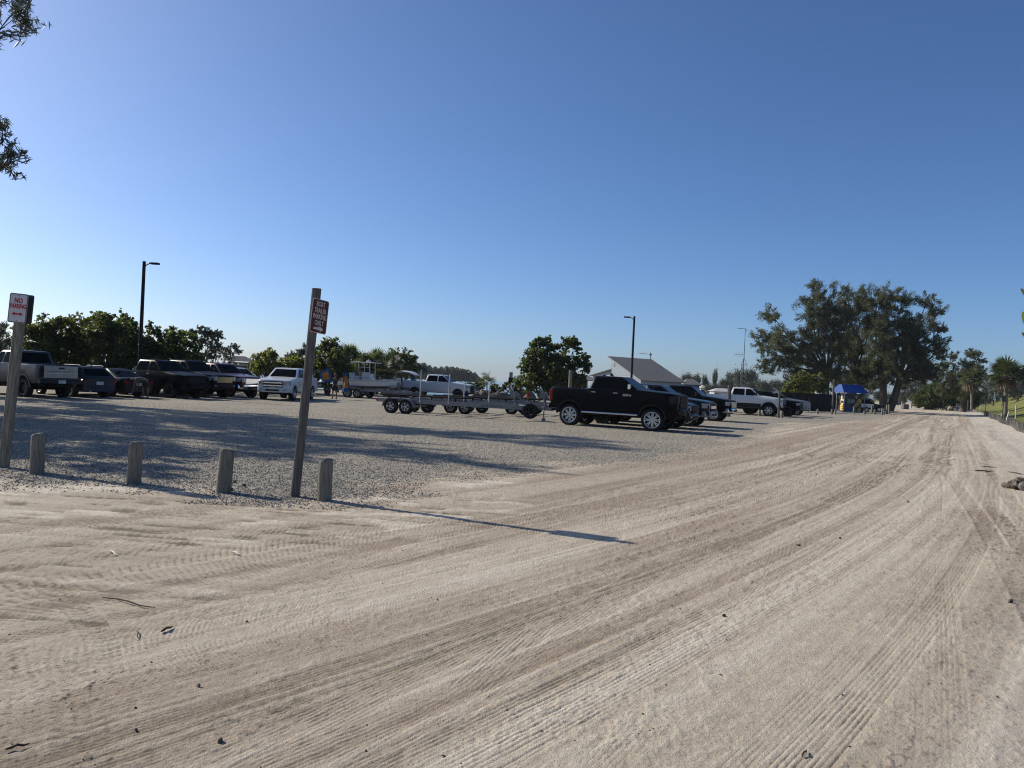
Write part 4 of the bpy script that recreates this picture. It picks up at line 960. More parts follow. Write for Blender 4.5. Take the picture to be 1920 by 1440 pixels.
P = [(math.cos(2*PI*k/14)*(1+.06*math.cos(4*PI*k/14)), math.sin(2*PI*k/14)*.92) for k in range(14)]
LEAFM = MB().add([(x, y, .16*x*x+.1*y*y) for x, y in P]+[(0, 0, 0)], [(k, (k+1) % 14, 14) for k in range(14)], True).mesh('leaf', M_SEAGB)
def leaf_(v, s_, e): link('leaf', LEAFM, rt, v, e, (s_,)*3)
for (px, py, s_, tilt) in [(1918, 550, .055, 1.0), (1922, 600, .09, .5), (1919, 628, .03, 1.2)]: leaf_(at(px, py, 7.15)-b_, s_, (PI/2-tilt*.5, tilt*.3, tilt))
for (o, m_, q) in tips:
    for k in range(11):
        t = rg.uniform(.35, 1.08); v = (m_.lerp(q, (t-.5)*2) if t > .5 else o.lerp(m_, t*2))+Vector(rg.normal(size=3)*.10)
        w_ = v+b_; u_ = (w_-CAMPOS).dot(RGT)/(w_-CAMPOS).dot(FWD)*FPX+960
        if u_ > 1952: leaf_(v, rg.uniform(.06, .11), tuple(rg.uniform(-1.1, 1.1, 2))+(rg.uniform(0, 6),))

# ---- cabbage palms
def frond_mesh(nb, ln, seed, mat, name='frond'):
    nb = int(nb*.9)
    rg = np.random.default_rng(seed); V, F = [], []
    pet = ln*.8
    mb = MB().tube([(0, 0, 0), (pet*.5, 0, .05*ln), (pet, 0, 0)], [.025, .018, .012], 4, caps=False)
    for k in range(nb):
        a = R(lerp(-115, 115, k/(nb-1)))+rg.normal()*.03; L = ln*(1-.25*abs(a)/2.0)*rg.uniform(.85, 1.05)
        d = Vector((math.cos(a), math.sin(a), .12*math.cos(a)))*L; s = Vector((-math.sin(a), math.cos(a), 0))*ln*.05
        o = Vector((pet*(.75+.0), 0, 0)); dr = Vector((0, 0, -.20*L))
        m_ = o+d*.55+Vector((0, 0, .02)); mb.add([o, m_+s, o+d+dr, m_-s], [(0, 1, 2, 3)])
    return mb.mesh(name, mat)
FR = [frond_mesh(17, 1.0, s, M_PALM) for s in range(3)]; FD = frond_mesh(13, .9, 9, M_DEADP, 'dead_frond')
def palm(bx, D, topy, label, nf=34, dead=14, s=1.0, seed=0, tr=.19, by=None, group=None, cat='palm tree', name='cabbage_palm'):
    rg = np.random.default_rng(seed+300)
    b = at(bx, 760 if by is None else by, D); b.z = tz(b.x, b.y); root = empty(name, b, 0, label, cat, group)
    t = at(bx, topy, D); H_ = t.z-b.z; dx = t.x-b.x
    ring = []; hs = np.linspace(-.2, H_, 14)
    MB().tube([(dx*(h/H_)**1.3, 0, h) for h in hs], [tr*(1.25 if i_ == 0 else 1.0+.06*(i_ % 2)) for i_ in range(14)], 10).build('trunk', M_BARKP, root, angle=20)
    for k in range(nf+dead):
        dd = k >= nf; az = rg.uniform(0, 2*PI)
        el = rg.uniform(-.45, 1.35) if not dd else rg.uniform(-1.45, -.75)
        fr = FD if dd else FR[k % 3]
        q = Matrix.Rotation(az, 4, 'Z') @ Matrix.Rotation(-el, 4, 'Y') @ Matrix.Rotation(rg.uniform(-.6, .6), 4, 'X')
        o = link('dead_frond' if dd else 'frond', fr, root, (dx, 0, H_-(.15 if dd else rg.uniform(-.1, .12))), q.to_euler(), (s*rg.uniform(.85, 1.1),)*3)
palm(1886, 84, 702, 'cabbage palm with a full round head beside the low picket fence', 46, 16, 1.5, 1, .20)
palm(1822, 128, 712, 'dark slender palm at the foot of the bank near the end of the road', 30, 26, 1.7, 2, .20)
palm(1934, 100, 706, 'palm cut off by the right edge of the picture', 34, 20, 1.6, 3, .2)
for k, (bx, ty, D, lab) in enumerate([(632, 662, 66, 'left cabbage palm of the clump behind the white boat'), (652, 658, 64, 'tallest cabbage palm of the clump, left of the white boat top'), (684, 672, 63, 'cabbage palm right above the white boat roof'), (706, 668, 65, 'middle cabbage palm of the clump right of the boat roof'), (732, 674, 66, 'right cabbage palm of the clump behind the boat bow'), (718, 690, 62, 'short cabbage palm low behind the boat bow'), (668, 688, 62, 'short cabbage palm low behind the boat console')]):
    palm(bx, D, ty+13, lab, 28, 12, .95, 20+k, .18, by=735)
palm(512, 95, 676, 'small far palm above the white driving pickup', 16, 2, .9, 40, .12, by=715); 
palm(913, 66, 716, 'thin young palm on the shore between the trailers and the water', 9, 0, .75, 41, .05, by=748)

# ---- far tree lines
fr_rg = np.random.default_rng(77)
FARM = []
for k in range(5):
    n = 4200; c = fr_rg.normal(size=(9, 3))*np.array([.32, .32, .22])+np.array([0, 0, .62]); c[:, 2] = np.clip(c[:, 2], .25, 1)
    P = (c[fr_rg.integers(0, 9, n)]+fr_rg.normal(size=(n, 3))*.13); P[:, 2] = np.maximum(P[:, 2], .03)
    FARM.append(leafmesh('crown', P, fr_rg.normal(size=(n, 3)), .075, .05, M_FAR, fr_rg))
FTR = MB().tube([(0, 0, -.05), (.02, 0, .3), (0, 0, .6)], [.035, .03, .02], 5).mesh('trunk', M_BARK)
def fartree(px, topy, D, wpx, k, label, group):
    t = at(px, topy, D); b = Vector((t.x, D, tz(t.x, D) if D < 500 else -.4)); h = max(2.0, t.z-b.z)
    root = empty('far_tree', b, fr_rg.uniform(0, 6), label, 'tree', group)
    w = wpx*D/FPX*1.45
    link('crown', FARM[k % 5], root, None, None, (w*.62, w*.62, h*.95)); link('trunk', FTR, root, None, None, (h*.6, h*.6, h))
    return root
L1 = ['hazy far tree just right of the eave of the pale building', 'taller hazy far tree above the dark blue house', 'hazy far tree in the dip left of the flat topped tree', 'low hazy far tree under the double topped tree', 'hazy far tree between the double topped tree and the mast', 'hazy far tree two places left of the radio mast', 'wide hazy far tree directly left of the radio mast', 'wide hazy far tree directly behind the radio mast', 'hazy far tree two places right of the radio mast', 'low hazy far tree above the cab of the lifted white pickup', 'low hazy far tree above the hood of the lifted white pickup', 'hazy far tree behind the thin dark post', 'hazy far tree at the left edge of the yellow green bushes', 'lowest hazy far tree right of the double topped tree', 'hazy far tree partly covered by the pale building roof']
L2 = ['dark far tree just right of the twin trunks', 'dark far tree left of the leftmost bright bush', 'dark far tree behind the leftmost bright bush', 'dark far tree between the twin trunks', 'dark far tree behind the middle bright bush', 'dark far tree over the roof of the two tone car', 'dark far tree left of the twin trunks', 'dark far tree above the grass bank left of the round palm', 'dark far tree right of the slender dark palm', 'dark far tree directly behind the round headed palm', 'dark far tree right of the round headed palm', 'dark far tree at the right edge of the picture']
G1 = 'hazy trees far behind the parked trucks'
for k, (px, ty, w) in enumerate([(1285, 708, 26), (1300, 706, 24), (1318, 716, 24), (1336, 718, 26), (1358, 716, 24), (1372, 706, 24), (1386, 700, 30), (1402, 698, 30), (1418, 712, 26), (1434, 720, 30), (1452, 718, 26), (1468, 720, 22), (1482, 718, 22), (1345, 722, 24), (1270, 714, 20)]):
    fartree(px, ty, 230+fr_rg.uniform(-30, 40), w, k, L1[k], G1)
for px, ty, lab in [(1343, 699, 'slim double topped tree standing above the far tree line'), (1320, 708, 'flat topped small tree above the far tree line')]:
    fartree(px, ty, 220, 9, 1, lab, None)
G2 = 'dark trees far beyond the twin trunked casuarina'
for k, (px, ty, w) in enumerate([(1690, 726, 26), (1710, 735, 24), (1735, 728, 26), (1670, 735, 24), (1755, 738, 24), (1625, 740, 30), (1640, 735, 24), (1850, 735, 24), (1835, 740, 22), (1880, 728, 26), (1905, 722, 28), (1930, 718, 28)]):
    fartree(px, ty, 250+fr_rg.uniform(-20, 30), w, k, L2[k], G2)
# islands across the water
def island(name, label, px0, px1, tops, D, seed, n):
    rg = np.random.default_rng(seed); P = []
    xs_ = rg.uniform(px0, px1, n); 
    ts = np.interp(xs_, [t[0] for t in tops], [t[1] for t in tops]) + 2.6*np.sin(xs_*.9+seed)*np.sin(xs_*.31) + 1.3*np.sin(xs_*2.3)
    V = []
    for x_, t_ in zip(xs_, ts):
        hz = 712.5+(x_-900)*.0472; y_ = hz+2 - (hz+2-t_)*(1-rg.uniform(0, 1)**1.6)*rg.uniform(.9, 1.06)
        p = at(x_, y_, D+rg.uniform(-25, 25)); p.z = max(p.z, -.3); V.append(tuple(p))
    V = np.array(V); me = leafmesh(name, V, rg.normal(size=(n, 3)), 3.0*D/500, 2.2*D/500, M_FAR, rg)
    return tag(link(name, me), label, None, None, 'stuff')
island('mangrove_island', 'wooded headland across the water behind the white crew cab pickup', 765, 899, [(765, 688), (780, 690), (796, 686), (812, 694), (830, 693), (848, 692), (862, 695), (880, 699), (892, 705), (899, 711)], 480, 5, 9000)
island('mangrove_island', 'low faint islet on the horizon left of the lone sea grape', 962, 1000, [(962, 713), (972, 708.5), (985, 707), (1000, 709)], 900, 6, 1500)
island('mangrove_island', 'dim shoreline low across the water at the left', 380, 765, [(380, 682), (500, 688), (600, 690), (700, 694), (765, 690)], 520, 7, 7000)
# ------------------------------------------------------------------ posts, signs, lamps
M_WOOD = pmat('weathered_wood', (.21, .195, .155), .9, var=.28, scale=5, bump=.7, bscale=10, stretch=(9, 9, .8))
M_WOODD = pmat('dark_weathered_wood', (.12, .115, .105), .9, var=.25, scale=5, bump=.6, bscale=10, stretch=(9, 9, .8))
M_SIGNW = pmat('white_sign_face', (.50, .50, .52), .45, var=.06); M_SIGNB = pmat('brown_sign_face', (.075, .018, .016), .45, var=.1)
M_RED = pmat('red_print', (.38, .012, .025), .5, var=.05); M_BONE = pmat('pale_print', (.55, .49, .44), .5, var=.05); M_SILV = pmat('sign_back', (.10, .105, .10), .55, .5)
M_BLACKR = pmat('dark_border', (.05, .04, .05), .5)
GB = 'weathered wooden bollards along the edge of the lot'
def bollard(px, py, h, r=.092, label='weathered wooden bollard', group=GB, seed=0, lean=(0, 0), mat=None):
    p = gpt(px, py); rg = np.random.default_rng(seed+500)
    a0 = rg.uniform(0, 6)
    pr = [(.001, h), (r*.80, h), (r*.97, h-.02), (r, h-.05), (r*1.0, h*.5), (r*1.04, -.2)]
    rings = []
    for q, z in pr[::-1]:
        rings.append([(q*(1+.05*math.sin(3*2*PI*k/14+a0)+.03*math.sin(5*2*PI*k/14))*math.cos(2*PI*k/14)+lean[0]*z, q*(1+.05*math.sin(3*2*PI*k/14+a0))*math.sin(2*PI*k/14)+lean[1]*z, z+(.012*math.cos(2*PI*k/14+a0) if z > h-.03 else 0)) for k in range(14)])
    o = MB().loft(rings, caps=True).build('bollard', mat or M_WOOD, None, p, angle=40)
    return tag(o, label, 'bollard', group)
bollard(68, 888, .615, .098, 'leftmost of the four near bollards, beside the no parking post', seed=1)
bollard(250, 906, .60, .096, 'second near bollard from the no parking post', seed=2, lean=(.02, 0))
bollard(419, 923, .61, .10, 'third near bollard, left of the brown sign post', seed=3, lean=(.05, 0))
bollard(607, 938, .565, .098, 'near bollard directly right of the brown sign post', seed=4)
G3 = 'short bollards by the parked trucks and kiosk'
for k, (px, py, hp) in enumerate([(1424, 780, 11.5), (1466, 783.5, 11.5), (1523, 771, 11.5), (1533, 776, 9), (1551, 772, 12.5), (1559.5, 777, 9.5), (1566, 777, 9)]):
    D = ground(px, py).y
    lab = ['short bollard in front of the lifted white pickup', 'short bollard touching the thin dark post', 'bollard before the dark fence, left of three', 'lowest bollard between the two before the dark fence', 'bollard before the dark fence nearest the kiosk', 'dark bollard at the foot of the kiosk post', 'pale bollard just right of the kiosk post'][k]
    bollard(px, py, hp*D/FPX, .10, lab, G3, 10+k)
for k, (px, py, hp, lab) in enumerate([(1601, 775, 12.5, 'pale bollard at the right front corner of the kiosk'), (1621, 777, 6.5, 'dark stub bollard before the wheel of the two tone car'), (1634.5, 774, 13, 'pale bollard before the two tone car'), (1640, 777, 9.5, 'dark bollard behind the tail of the two tone car'), (1654, 778, 13, 'tallest bollard of the pair right of the two tone car'), (1657.5, 777.5, 11, 'shorter bollard of the pair right of the two tone car'), (1663, 776, 17, 'left one of the two tall bollards before the twin trunks'), (1666.5, 775.5, 17, 'right one of the two tall bollards before the twin trunks'), (1671, 766, 6, 'small pale bollard beside the twin trunks')]):
    D = ground(px, py).y; bollard(px, py, hp*D/FPX, .11, lab, G3, 30+k)

def rsign(w, h, r=.035):
    return rpoly([(-w/2, -h/2), (w/2, -h/2), (w/2, h/2), (-w/2, h/2)], r, 4)
def signpanel(root, c, az, lean, w, h, face, border, rows, arrow, pm, two=False, tilt=0):
    """panel facing az (deg, direction of its normal), lean in the sign plane"""
    n, l = hdg(az); up = Vector((0, 0, 1))
    right = up.cross(n)
    q = Matrix((right, up, n)).transposed() @ Matrix.Rotation(R(-lean), 3, 'Z')
    T = Matrix.Translation(c) @ q.to_4x4()
    def P(poly, z): return [T @ Vector((p[0], p[1], z)) for p in poly]
    pan = MB().prism(P(rsign(w, h), -.003), n*.003).build('sign_panel', border[0], root)
    MB().prism(P(rsign(w-.018, h-.018, .03), .0005), n*.001).build('border', border[1], pan)
    MB().prism(P(rsign(w-.036, h-.036, .025), .0020), n*.001).build('face', face, pan)
    for (t, y, s, sq) in rows:
        text_obj(t, s, 'lettering', pm, pan, T @ Matrix.Translation((0, y, .0045)), .0008, sq, .0035 if two else .0012)
    y = arrow; hw_ = w*.30; ar = MB()
    if two: sh = [(-hw_, 0), (-hw_+.05, .032), (-hw_+.05, .012), (hw_-.05, .012), (hw_-.05, .032), (hw_, 0), (hw_-.05, -.032), (hw_-.05, -.012), (-hw_+.05, -.012), (-hw_+.05, -.032)]
    else: sh = [(-hw_, -.014), (-hw_, .014), (hw_-.06, .014), (hw_-.06, .038), (hw_, 0), (hw_-.06, -.038), (hw_-.06, -.014)]
    bmx = bmesh.new(); vs_ = [bmx.verts.new(T @ Vector((a, y+b, .0045))) for a, b in sh]; bmx.faces.new(vs_)
    bmesh.ops.triangulate(bmx, faces=bmx.faces); me = bpy.data.meshes.new('arrow'); bmx.to_mesh(me); bmx.free(); me.materials.append(pm); link('arrow', me, pan)
    for yy in (h/2-.035, -h/2+.035):
        MB().lathe([(.001, .006), (.008, .006), (.010, .002), (.010, 0)], axis='Z', n=8).build('bolt', M_ALU, pan, T @ Vector((0, yy, .003)), q.to_euler())
    return pan
# post 1: square post, NO PARKING on both faces
p = gpt(7, 876); D1 = p.y
top = at(42, 556, D1); lv = top-p
root = empty('sign_post', p, 0, 'square wooden post with a white no parking sign at the far left', 'sign post')
axis = Vector((lv.x, 0, lv.z)).normalized(); H1 = lv.length
def post(root, H_, wdt, rz, axis, round_=False, mat=M_WOOD):
    n = 12 if round_ else 8; rings = []
    for t in np.linspace(-.3/H_, 1, 9):
        c = axis*H_*t; ring = []
        if round_: ring = [c+Vector((math.cos(2*PI*k/n)*wdt, math.sin(2*PI*k/n)*wdt*.9, 0)) for k in range(n)]
        else:
            s = wdt; b_ = .012
            for (x, y) in [(-s+b_, -s), (s-b_, -s), (s, -s+b_), (s, s-b_), (s-b_, s), (-s+b_, s), (-s, s-b_), (-s, -s+b_)]:
                ring.append(c+Vector((x*math.cos(rz)-y*math.sin(rz), x*math.sin(rz)+y*math.cos(rz), 0)))
        rings.append(ring)
    return MB().loft(rings).build('post', mat, root, angle=30)
AZ1 = -90      # panel normal
post(root, H1, .062, R(AZ1+90), axis)
n1, l1 = hdg(AZ1); L1 = math.degrees(math.atan2(lv.x, lv.z))
cc = axis*(H1-.225)
fw = n1*.072
dr = Vector((0, 0, 0))
signpanel(root, cc+fw+dr+Vector((0,0,.03)), AZ1, L1, .30, .47, M_SIGNW, (M_ALU, M_BLACKR), [('NO', .118, .105, .8), ('PARKING', .028, .098, .62)], -.092, M_RED, two=True)
signpanel(root, cc-fw*1.0+Vector((0, 0, .03)), AZ1+180, -L1, .30, .47, M_SIGNW, (M_SILV, M_BLACKR), [('NO', .118, .105, .8), ('PARKING', .028, .098, .62)], -.092, M_RED, two=True)
# post 2: round post, BOAT TRAILER PARKING ONLY
p = gpt(553, 931); D2 = p.y; top = at(594, 541, D2); lv = top-p; H2 = lv.length; axis = Vector((lv.x, 0, lv.z)).normalized()
root = empty('sign_post', p, 0, 'tall round wooden post with a brown boat trailer parking sign', 'sign post')
post(root, H2, .066, 0, axis, True, M_WOODD)
AZ2 = -32
n2_, _ = hdg(AZ2); h2_ = (at(594, 593, D2)-p).z; c2_ = axis*(h2_/axis.z)+n2_*.075+Vector((-n2_.y, n2_.x, 0))*.035
signpanel(root, c2_, AZ2, 5, .305, .475, M_SIGNB, (M_BONE, M_SIGNB), [('BOAT', .165, .098, .62), ('TRAILER', .075, .098, .60), ('PARKING', -.012, .098, .60), ('ONLY', -.098, .098, .62)], -.178, M_BONE)

def lamp(px, topy, D, side, label, arm=1.1, r=.13, hgt=None, angle=0):
    t = at(px, topy, D); b_ = Vector((t.x, D, tz(t.x, D))); H_ = t.z-b_.z
    root = empty('lamp_post', b_, 0, label, 'lamp post')
    MB().tube([(0, 0, -.2), (0, 0, H_)], [r*1.05, r*.86], 12).build('pole', M_PLASTIC, root)
    s = side
    MB().tube([(0, 0, H_-.30), (s*.18, 0, H_-.18), (s*.34, 0, H_-.10)], [.03, .028, .028], 6).build('arm', M_PLASTIC, root)
    x0 = .30
    rg = [[(s*(x0+a), -w_, H_-.10-hh_), (s*(x0+a), w_, H_-.10-hh_), (s*(x0+a), w_*.8, H_-.10+hh_), (s*(x0+a), -w_*.8, H_-.10+hh_)] for a, w_, hh_ in ((0, .05, .04), (.15, .12, .055), (.55, .15, .05), (arm-x0, .06, .02))]
    MB().loft(rg, smooth=False).build('lamp_head', M_PLASTIC, root)
    return root
lamp(270.5, 490, 43, 1, 'tall dark lamp post above the trees at the left', .85, .105)
lamp(1189.5, 593, 62, -1, 'tall dark lamp post in front of the pale building', .85, .10)
lamp(433, 647, 92, 1, 'short far lamp post beside the notice board shelter', 1.0, .10)
# lone posts
def lone(px, py0, py1, D, r, label, mat=M_WOODD, cat='post', name='wooden_post'):
    b_ = at(px, py1, D); b_.z = tz(b_.x, D); t = at(px+ (py1-py0)*.047, py0, D)
    o = MB().tube([(0, 0, -.2), (0, 0, t.z-b_.z)], [r, r*.95], 10).build(name, mat, None, b_); return tag(o, label, cat)
lone(1068, 694, 740, 57, .14, 'pale wooden post beside the lone sea grape', M_WOOD)
lone(1366, 722, 772, 52, .15, 'wooden post against the bed of the lifted white pickup')
lone(1459.5, 731, 783, 54, .085, 'thin dark post standing before the lifted white pickup')
lone(1560.5, 711, 775, 78, .10, 'bare post left of the blue roofed kiosk')
def notice(px, D, y0, y1, w, label, mats, cat='sign'):
    b_ = at(px, y1, D); b_.z = tz(b_.x, D); t = at(px, y0, D); h = t.z-b_.z
    root = empty('notice_sign', b_, 0, label, cat)
    MB().tube([(0, 0, -.2), (0, 0, h-.05)], .04, 8).build('post', M_PLASTIC, root)
    z = h
    for hh_, ww_, mt_ in mats: MB().rbox((0, -.06, z-hh_/2), (ww_, .03, hh_-.02), .01).build('sign_panel', mt_, root); z -= hh_
    return root
M_YEL = pmat('yellow_panel', (.50, .36, .10), .5); M_YPALE = pmat('faded_yellow_panel', (.30, .26, .18), .5)
notice(957, 66, 697.5, 728, .4, 'narrow notice with a faded yellow top and dark panel by the water', [(.45, .30, M_YPALE), (.50, .42, M_PLASTIC)])
notice(1690.5, 150, 729, 760, .5, 'small far white triangular warning sign beyond the twin trunks', [(.6, .7, M_SIGNW)])
notice(1847.5, 110, 742, 778, .4, 'small sign on a thin post on the grass bank, left one', [(.5, .45, M_SILV)])
notice(1880, 78, 741, 780, .4, 'small sign on a dark post left of the palm trunk', [(.7, .45, M_SILV)])

# ------------------------------------------------------------------ picket edging on the right
def atn(s, n): return Vector((RDX*s+RDY*n, RDY*s-RDX*n, 0))
root = empty('picket_fence', atn(50, 3.9), 0, 'low weathered picket edging between the road and the grass', 'fence')
PK = MB().rbox((0, 0, .22), (.11, .045, .75), .01).mesh('picket', M_WOODD)
o0 = atn(50, 3.9); rg = np.random.default_rng(4)
s = 30.0; k = 0
while s < 150 and k < 290:
    q = atn(s, 3.75+.12*math.sin(s*.3)); q.z = tz(q.x, q.y)+rg.uniform(-.07, .06)
    link('picket', PK, root, q-o0, (rg.normal()*.05, rg.normal()*.05, -RD+PI/2+rg.normal()*.1)); s += .21 if s < 70 else .5; k += 1
link('rail', MB().prism([(*(atn(a, 3.86)-o0).xy, tz(*atn(a, 3.86).xy)+.28) for a in (30, 150)] + [(*(atn(a, 3.86)-o0).xy, tz(*atn(a, 3.86).xy)+.34) for a in (150, 30)], (.03, .02, 0)).mesh('rail', M_WOODD), root)
M_STAKE = pmat('white_stake', (.60, .58, .53), .7)
for px, py0, py1, dx, lab in [(1885, 772, 794, 7, 'leaning white stake at the corner of the picket edging'), (1904, 760, 786, 1, 'upright white stake on the grass right of the palm'), (1836.5, 763, 769, 2, 'small leaning white stake farther along the picket edging'), (1877.5, 775, 783, .5, 'short white stake left of the palm trunk'), (1872.5, 776, 782.5, .5, 'thin short white stake farther left of the palm trunk')]:
    b_ = gpt(px, py1); t = at(px+dx, py0, b_.y)
    tag(MB().tube([(0, 0, -.1), t-b_], [.065, .055], 8).build('marker_stake', M_STAKE, None, b_), lab, 'stake')
for k, (px, py0, py1) in enumerate([(1814, 750, 764), (1793, 756, 763), (1796.5, 757, 763), (1801, 757, 763), (1806, 757.5, 764)]):
    b_ = at(px, py1, 150); b_.z = tz(b_.x, b_.y); t = at(px+.5, py0, 150)
    tag(MB().tube([(0, 0, -.1), t-b_], .13, 8).build('marker_post', M_STAKE, None, b_), ['tallest pale post at the end of the road', 'leftmost short pale post at the end of the road', 'second short pale post at the end of the road', 'third short pale post at the end of the road', 'rightmost short pale post at the end of the road'][k], 'post')

# ------------------------------------------------------------------ dark mesh fence
M_MESH = pmat('dark_fence_mesh', (.012, .014, .018), .85, bump=.2, bscale=60)
fa, fb_ = at(1463, 770, 77), at(1566, 772, 80)
root = empty('screen_fence', fa, 0, 'dark screened fence below the big casuarina', 'fence')
d = (fb_-fa); d.z = 0; Lf = d.length; u_ = d.normalized(); nrm_ = Vector((-u_.y, u_.x, 0)); NPAN = 4
for k in range(NPAN+1):
    q = u_*Lf*k/NPAN; MB().tube([(q.x, q.y, -.2), (q.x, q.y, 2.08)], .04, 8).build('fence_post', M_ALU if k in (0,) else M_PLASTIC, root)
for k in range(NPAN):
    a, b_ = u_*(Lf*k/NPAN+.05), u_*(Lf*(k+1)/NPAN-.05); mb = MB(); rg_ = []
    for t in np.linspace(0, 1, 9):
        q = a.lerp(b_, t)+nrm_*.03*math.sin(t*PI*3+k); rg_.append([(q.x, q.y, .06), (q.x+nrm_.x*.012, q.y+nrm_.y*.012, .06), (q.x+nrm_.x*.012, q.y+nrm_.y*.012, 1.95-.04*math.sin(t*PI)), (q.x, q.y, 1.95-.04*math.sin(t*PI))])
    mb.loft(rg_, smooth=False).build('mesh_panel', M_MESH, root)
M_CLOTHR = pmat('red_cloth', (.10, .025, .02), .8)
q = fa+u_*Lf*.47-nrm_*.09
mb = MB(); rg_ = []
for t in np.linspace(0, 1, 7): 
    c = q+u_*(.45*t)-nrm_*.04*math.sin(t*9); z0 = .55+.1*math.sin(t*5)
    rg_.append([(*(c-fa).xy, z0), (*(c-nrm_*.02-fa).xy, z0), (*(c-nrm_*.02-fa).xy, 1.62-.25*t), (*(c-fa).xy, 1.62-.25*t)])
tag(mb.loft(rg_).build('hanging_cloth', M_CLOTHR, None, fa), 'reddish cloth hanging on the dark screened fence', 'cloth')
for k, px in enumerate((1540.5, 1549, 1557)):
    b_ = at(px, 740, 82.5); b_.z = tz(b_.x, b_.y); t = at(px, 736, 82.5)
    tag(MB().tube([(0, 0, -.2), (0, 0, t.z-b_.z)], .07, 8).build('fence_stake', M_WOOD, None, b_), ['left pale stake behind the dark fence', 'middle pale stake behind the dark fence', 'right pale stake behind the dark fence'][k], 'stake')

# ------------------------------------------------------------------ kiosk with blue awning
M_BLUE = pmat('blue_awning', (.0004, .05, .25), .55, var=.06); M_KPOST = pmat('kiosk_post', (.22, .24, .27), .5, .3)
M_MURAL = pmat('mural_panel', (.05, .065, .10), .6, var=.35, scale=2.2); M_MY = pmat('mural_yellow', (.55, .33, .06), .6, var=.25, scale=4); M_MD = pmat('mural_dark', (.03, .035, .05), .6); M_MP = pmat('mural_pale', (.20, .22, .20), .6, var=.3, scale=5)
M_YBR = pmat('yellow_side', (.80, .52, .13), .5); M_CREAM = pmat('cream_side', (.82, .70, .38), .5)
DK = 80.0
ka = gpt(1572, 772); KD = 80
kc = at(1591, 772, 88); kc.z = tz(kc.x, kc.y)
root = empty('kiosk', kc, R(13), 'kiosk with a bright blue awning roof and a painted mural front', 'kiosk')
root.scale = (.98, .98, 1.0); Wk, Dk, Hk = 2.75, 1.9, 2.25
MB().box((0, 0, .03), (Wk+.4, Dk+.4, .14)).build('base', M_ALU, root)
MB().rbox((0, 0, 1.12), (Wk-.5, Dk-.3, 2.1), .03).build('cabinet', M_MURAL, root)
yf = -(Dk-.3)/2-.012
def flat(poly, mat, nm, dz=0): MB().prism([(x, yf-dz, z) for x, z in poly], (0, -.006, 0)).build(nm, mat, root)
flat([(.05, .75), (.42, .62), (1.08, 1.28), (.98, 1.58), (.70, 1.62)], M_MY, 'mural_shape', .010)
flat([(.15, 1.85), (.55, 2.02), (.42, 1.55)], M_MY, 'mural_shape', .004)
flat([(-.85, 1.02), (.12, 1.08), (.12, 1.52), (-.80, 1.50)], M_MP, 'mural_shape', .004)
flat([(-.80, 1.62), (-.05, 1.66), (.1, 1.92), (-.75, 1.90)], M_MD, 'mural_shape', .004)
flat([(-.55, .62), (.0, .60), (.02, .98), (-.5, .98)], M_MD, 'mural_shape', .003)
flat([(.55, .10), (1.0, .14), (1.0, .62), (.62, .48)], M_MY, 'mural_shape', .004)
flat([(-.85, .12), (-.3, .12), (-.3, .5), (-.85, .46)], M_BLUE, 'mural_shape', .004)
flat([(.56, 1.12), (.74, 1.28), (.80, 1.18), (.64, 1.02)], M_MD, 'mural_shape', .018)
sidep = MB().rbox((-(Wk-.5)/2-.03, 0, 1.14), (.05, Dk-.4, 2.08), .01).build('side_panel', M_MD, root)
for ch_, z_, mt_ in (('I', 1.78, M_CREAM), ('C', 1.14, M_CREAM), ('E', .48, M_YBR)):
    Tm = Matrix.Translation((-(Wk-.5)/2-.075, -.25, z_)) @ Matrix(((0, 0, -1, 0), (-1, 0, 0, 0), (0, 1, 0, 0), (0, 0, 0, 1)))
    text_obj(ch_, .80, 'lettering', mt_, sidep, Tm, .015, 1.25, .05)
for x in (-Wk/2, Wk/2):
    for y in (-Dk/2, Dk/2): MB().rbox((x, y, Hk/2+.05), (.09, .09, Hk), .015).build('post', M_KPOST, root)
a, b_ = Wk/2+.35, Dk/2+.35; a2, b2 = Wk/2-.08, .22; z0, z1 = Hk+.02, Hk+.98
V = [(-a, -b_, z0), (a, -b_, z0), (a, b_, z0), (-a, b_, z0), (-a2, -b2, z1), (a2, -b2, z1), (a2, b2, z1), (-a2, b2, z1)]
MB().add(V, [(0, 3, 2, 1), (4, 5, 6, 7), (0, 1, 5, 4), (1, 2, 6, 5), (2, 3, 7, 6), (3, 0, 4, 7)]).build('awning_roof', M_BLUE, root)
MB().tube([(-a2, -b2, z1), (a2, -b2, z1)], .025, 6).build('ridge_cap', M_ALU, root)

# ------------------------------------------------------------------ pale building with pitched roof
M_WALL = pmat('pale_blue_wall', (.36, .41, .45), .8, var=.06, stretch=(1, 1, 8)); M_ROOF = pmat('grey_metal_roof', (.15, .148, .148), .7, 0, var=.08); M_TRIM = pmat('roof_trim', (.30, .30, .30), .6)
A0 = Vector((11.25, 85, 0)); uL = Vector((.853, .522, 0)); uS = Vector((.522, -.853, 0))     # ridge direction and slope direction
root = empty('building', A0, 0, 'pale blue boathouse with a tall grey single pitch roof', 'building')
def bp_(l, s, z): q = uL*l+uS*s; return Vector((q.x, q.y, z))
LB, SB, ZR, ZE = 5.9, 5.1, 4.98, 2.62
def slab(name, mat, quad, th):
    n = (quad[1]-quad[0]).cross(quad[2]-quad[0]).normalized()
    if n.z < 0: n = -n
    return MB().prism(quad, -n*th).build(name, mat, root)
slab('roof', M_ROOF, [bp_(-.35, -.35, ZR+.16), bp_(LB+.35, -.35, ZR+.16), bp_(LB+.35, SB+.4, ZE-.10), bp_(-.35, SB+.4, ZE-.10)], .09)
rf = root.children[-1]
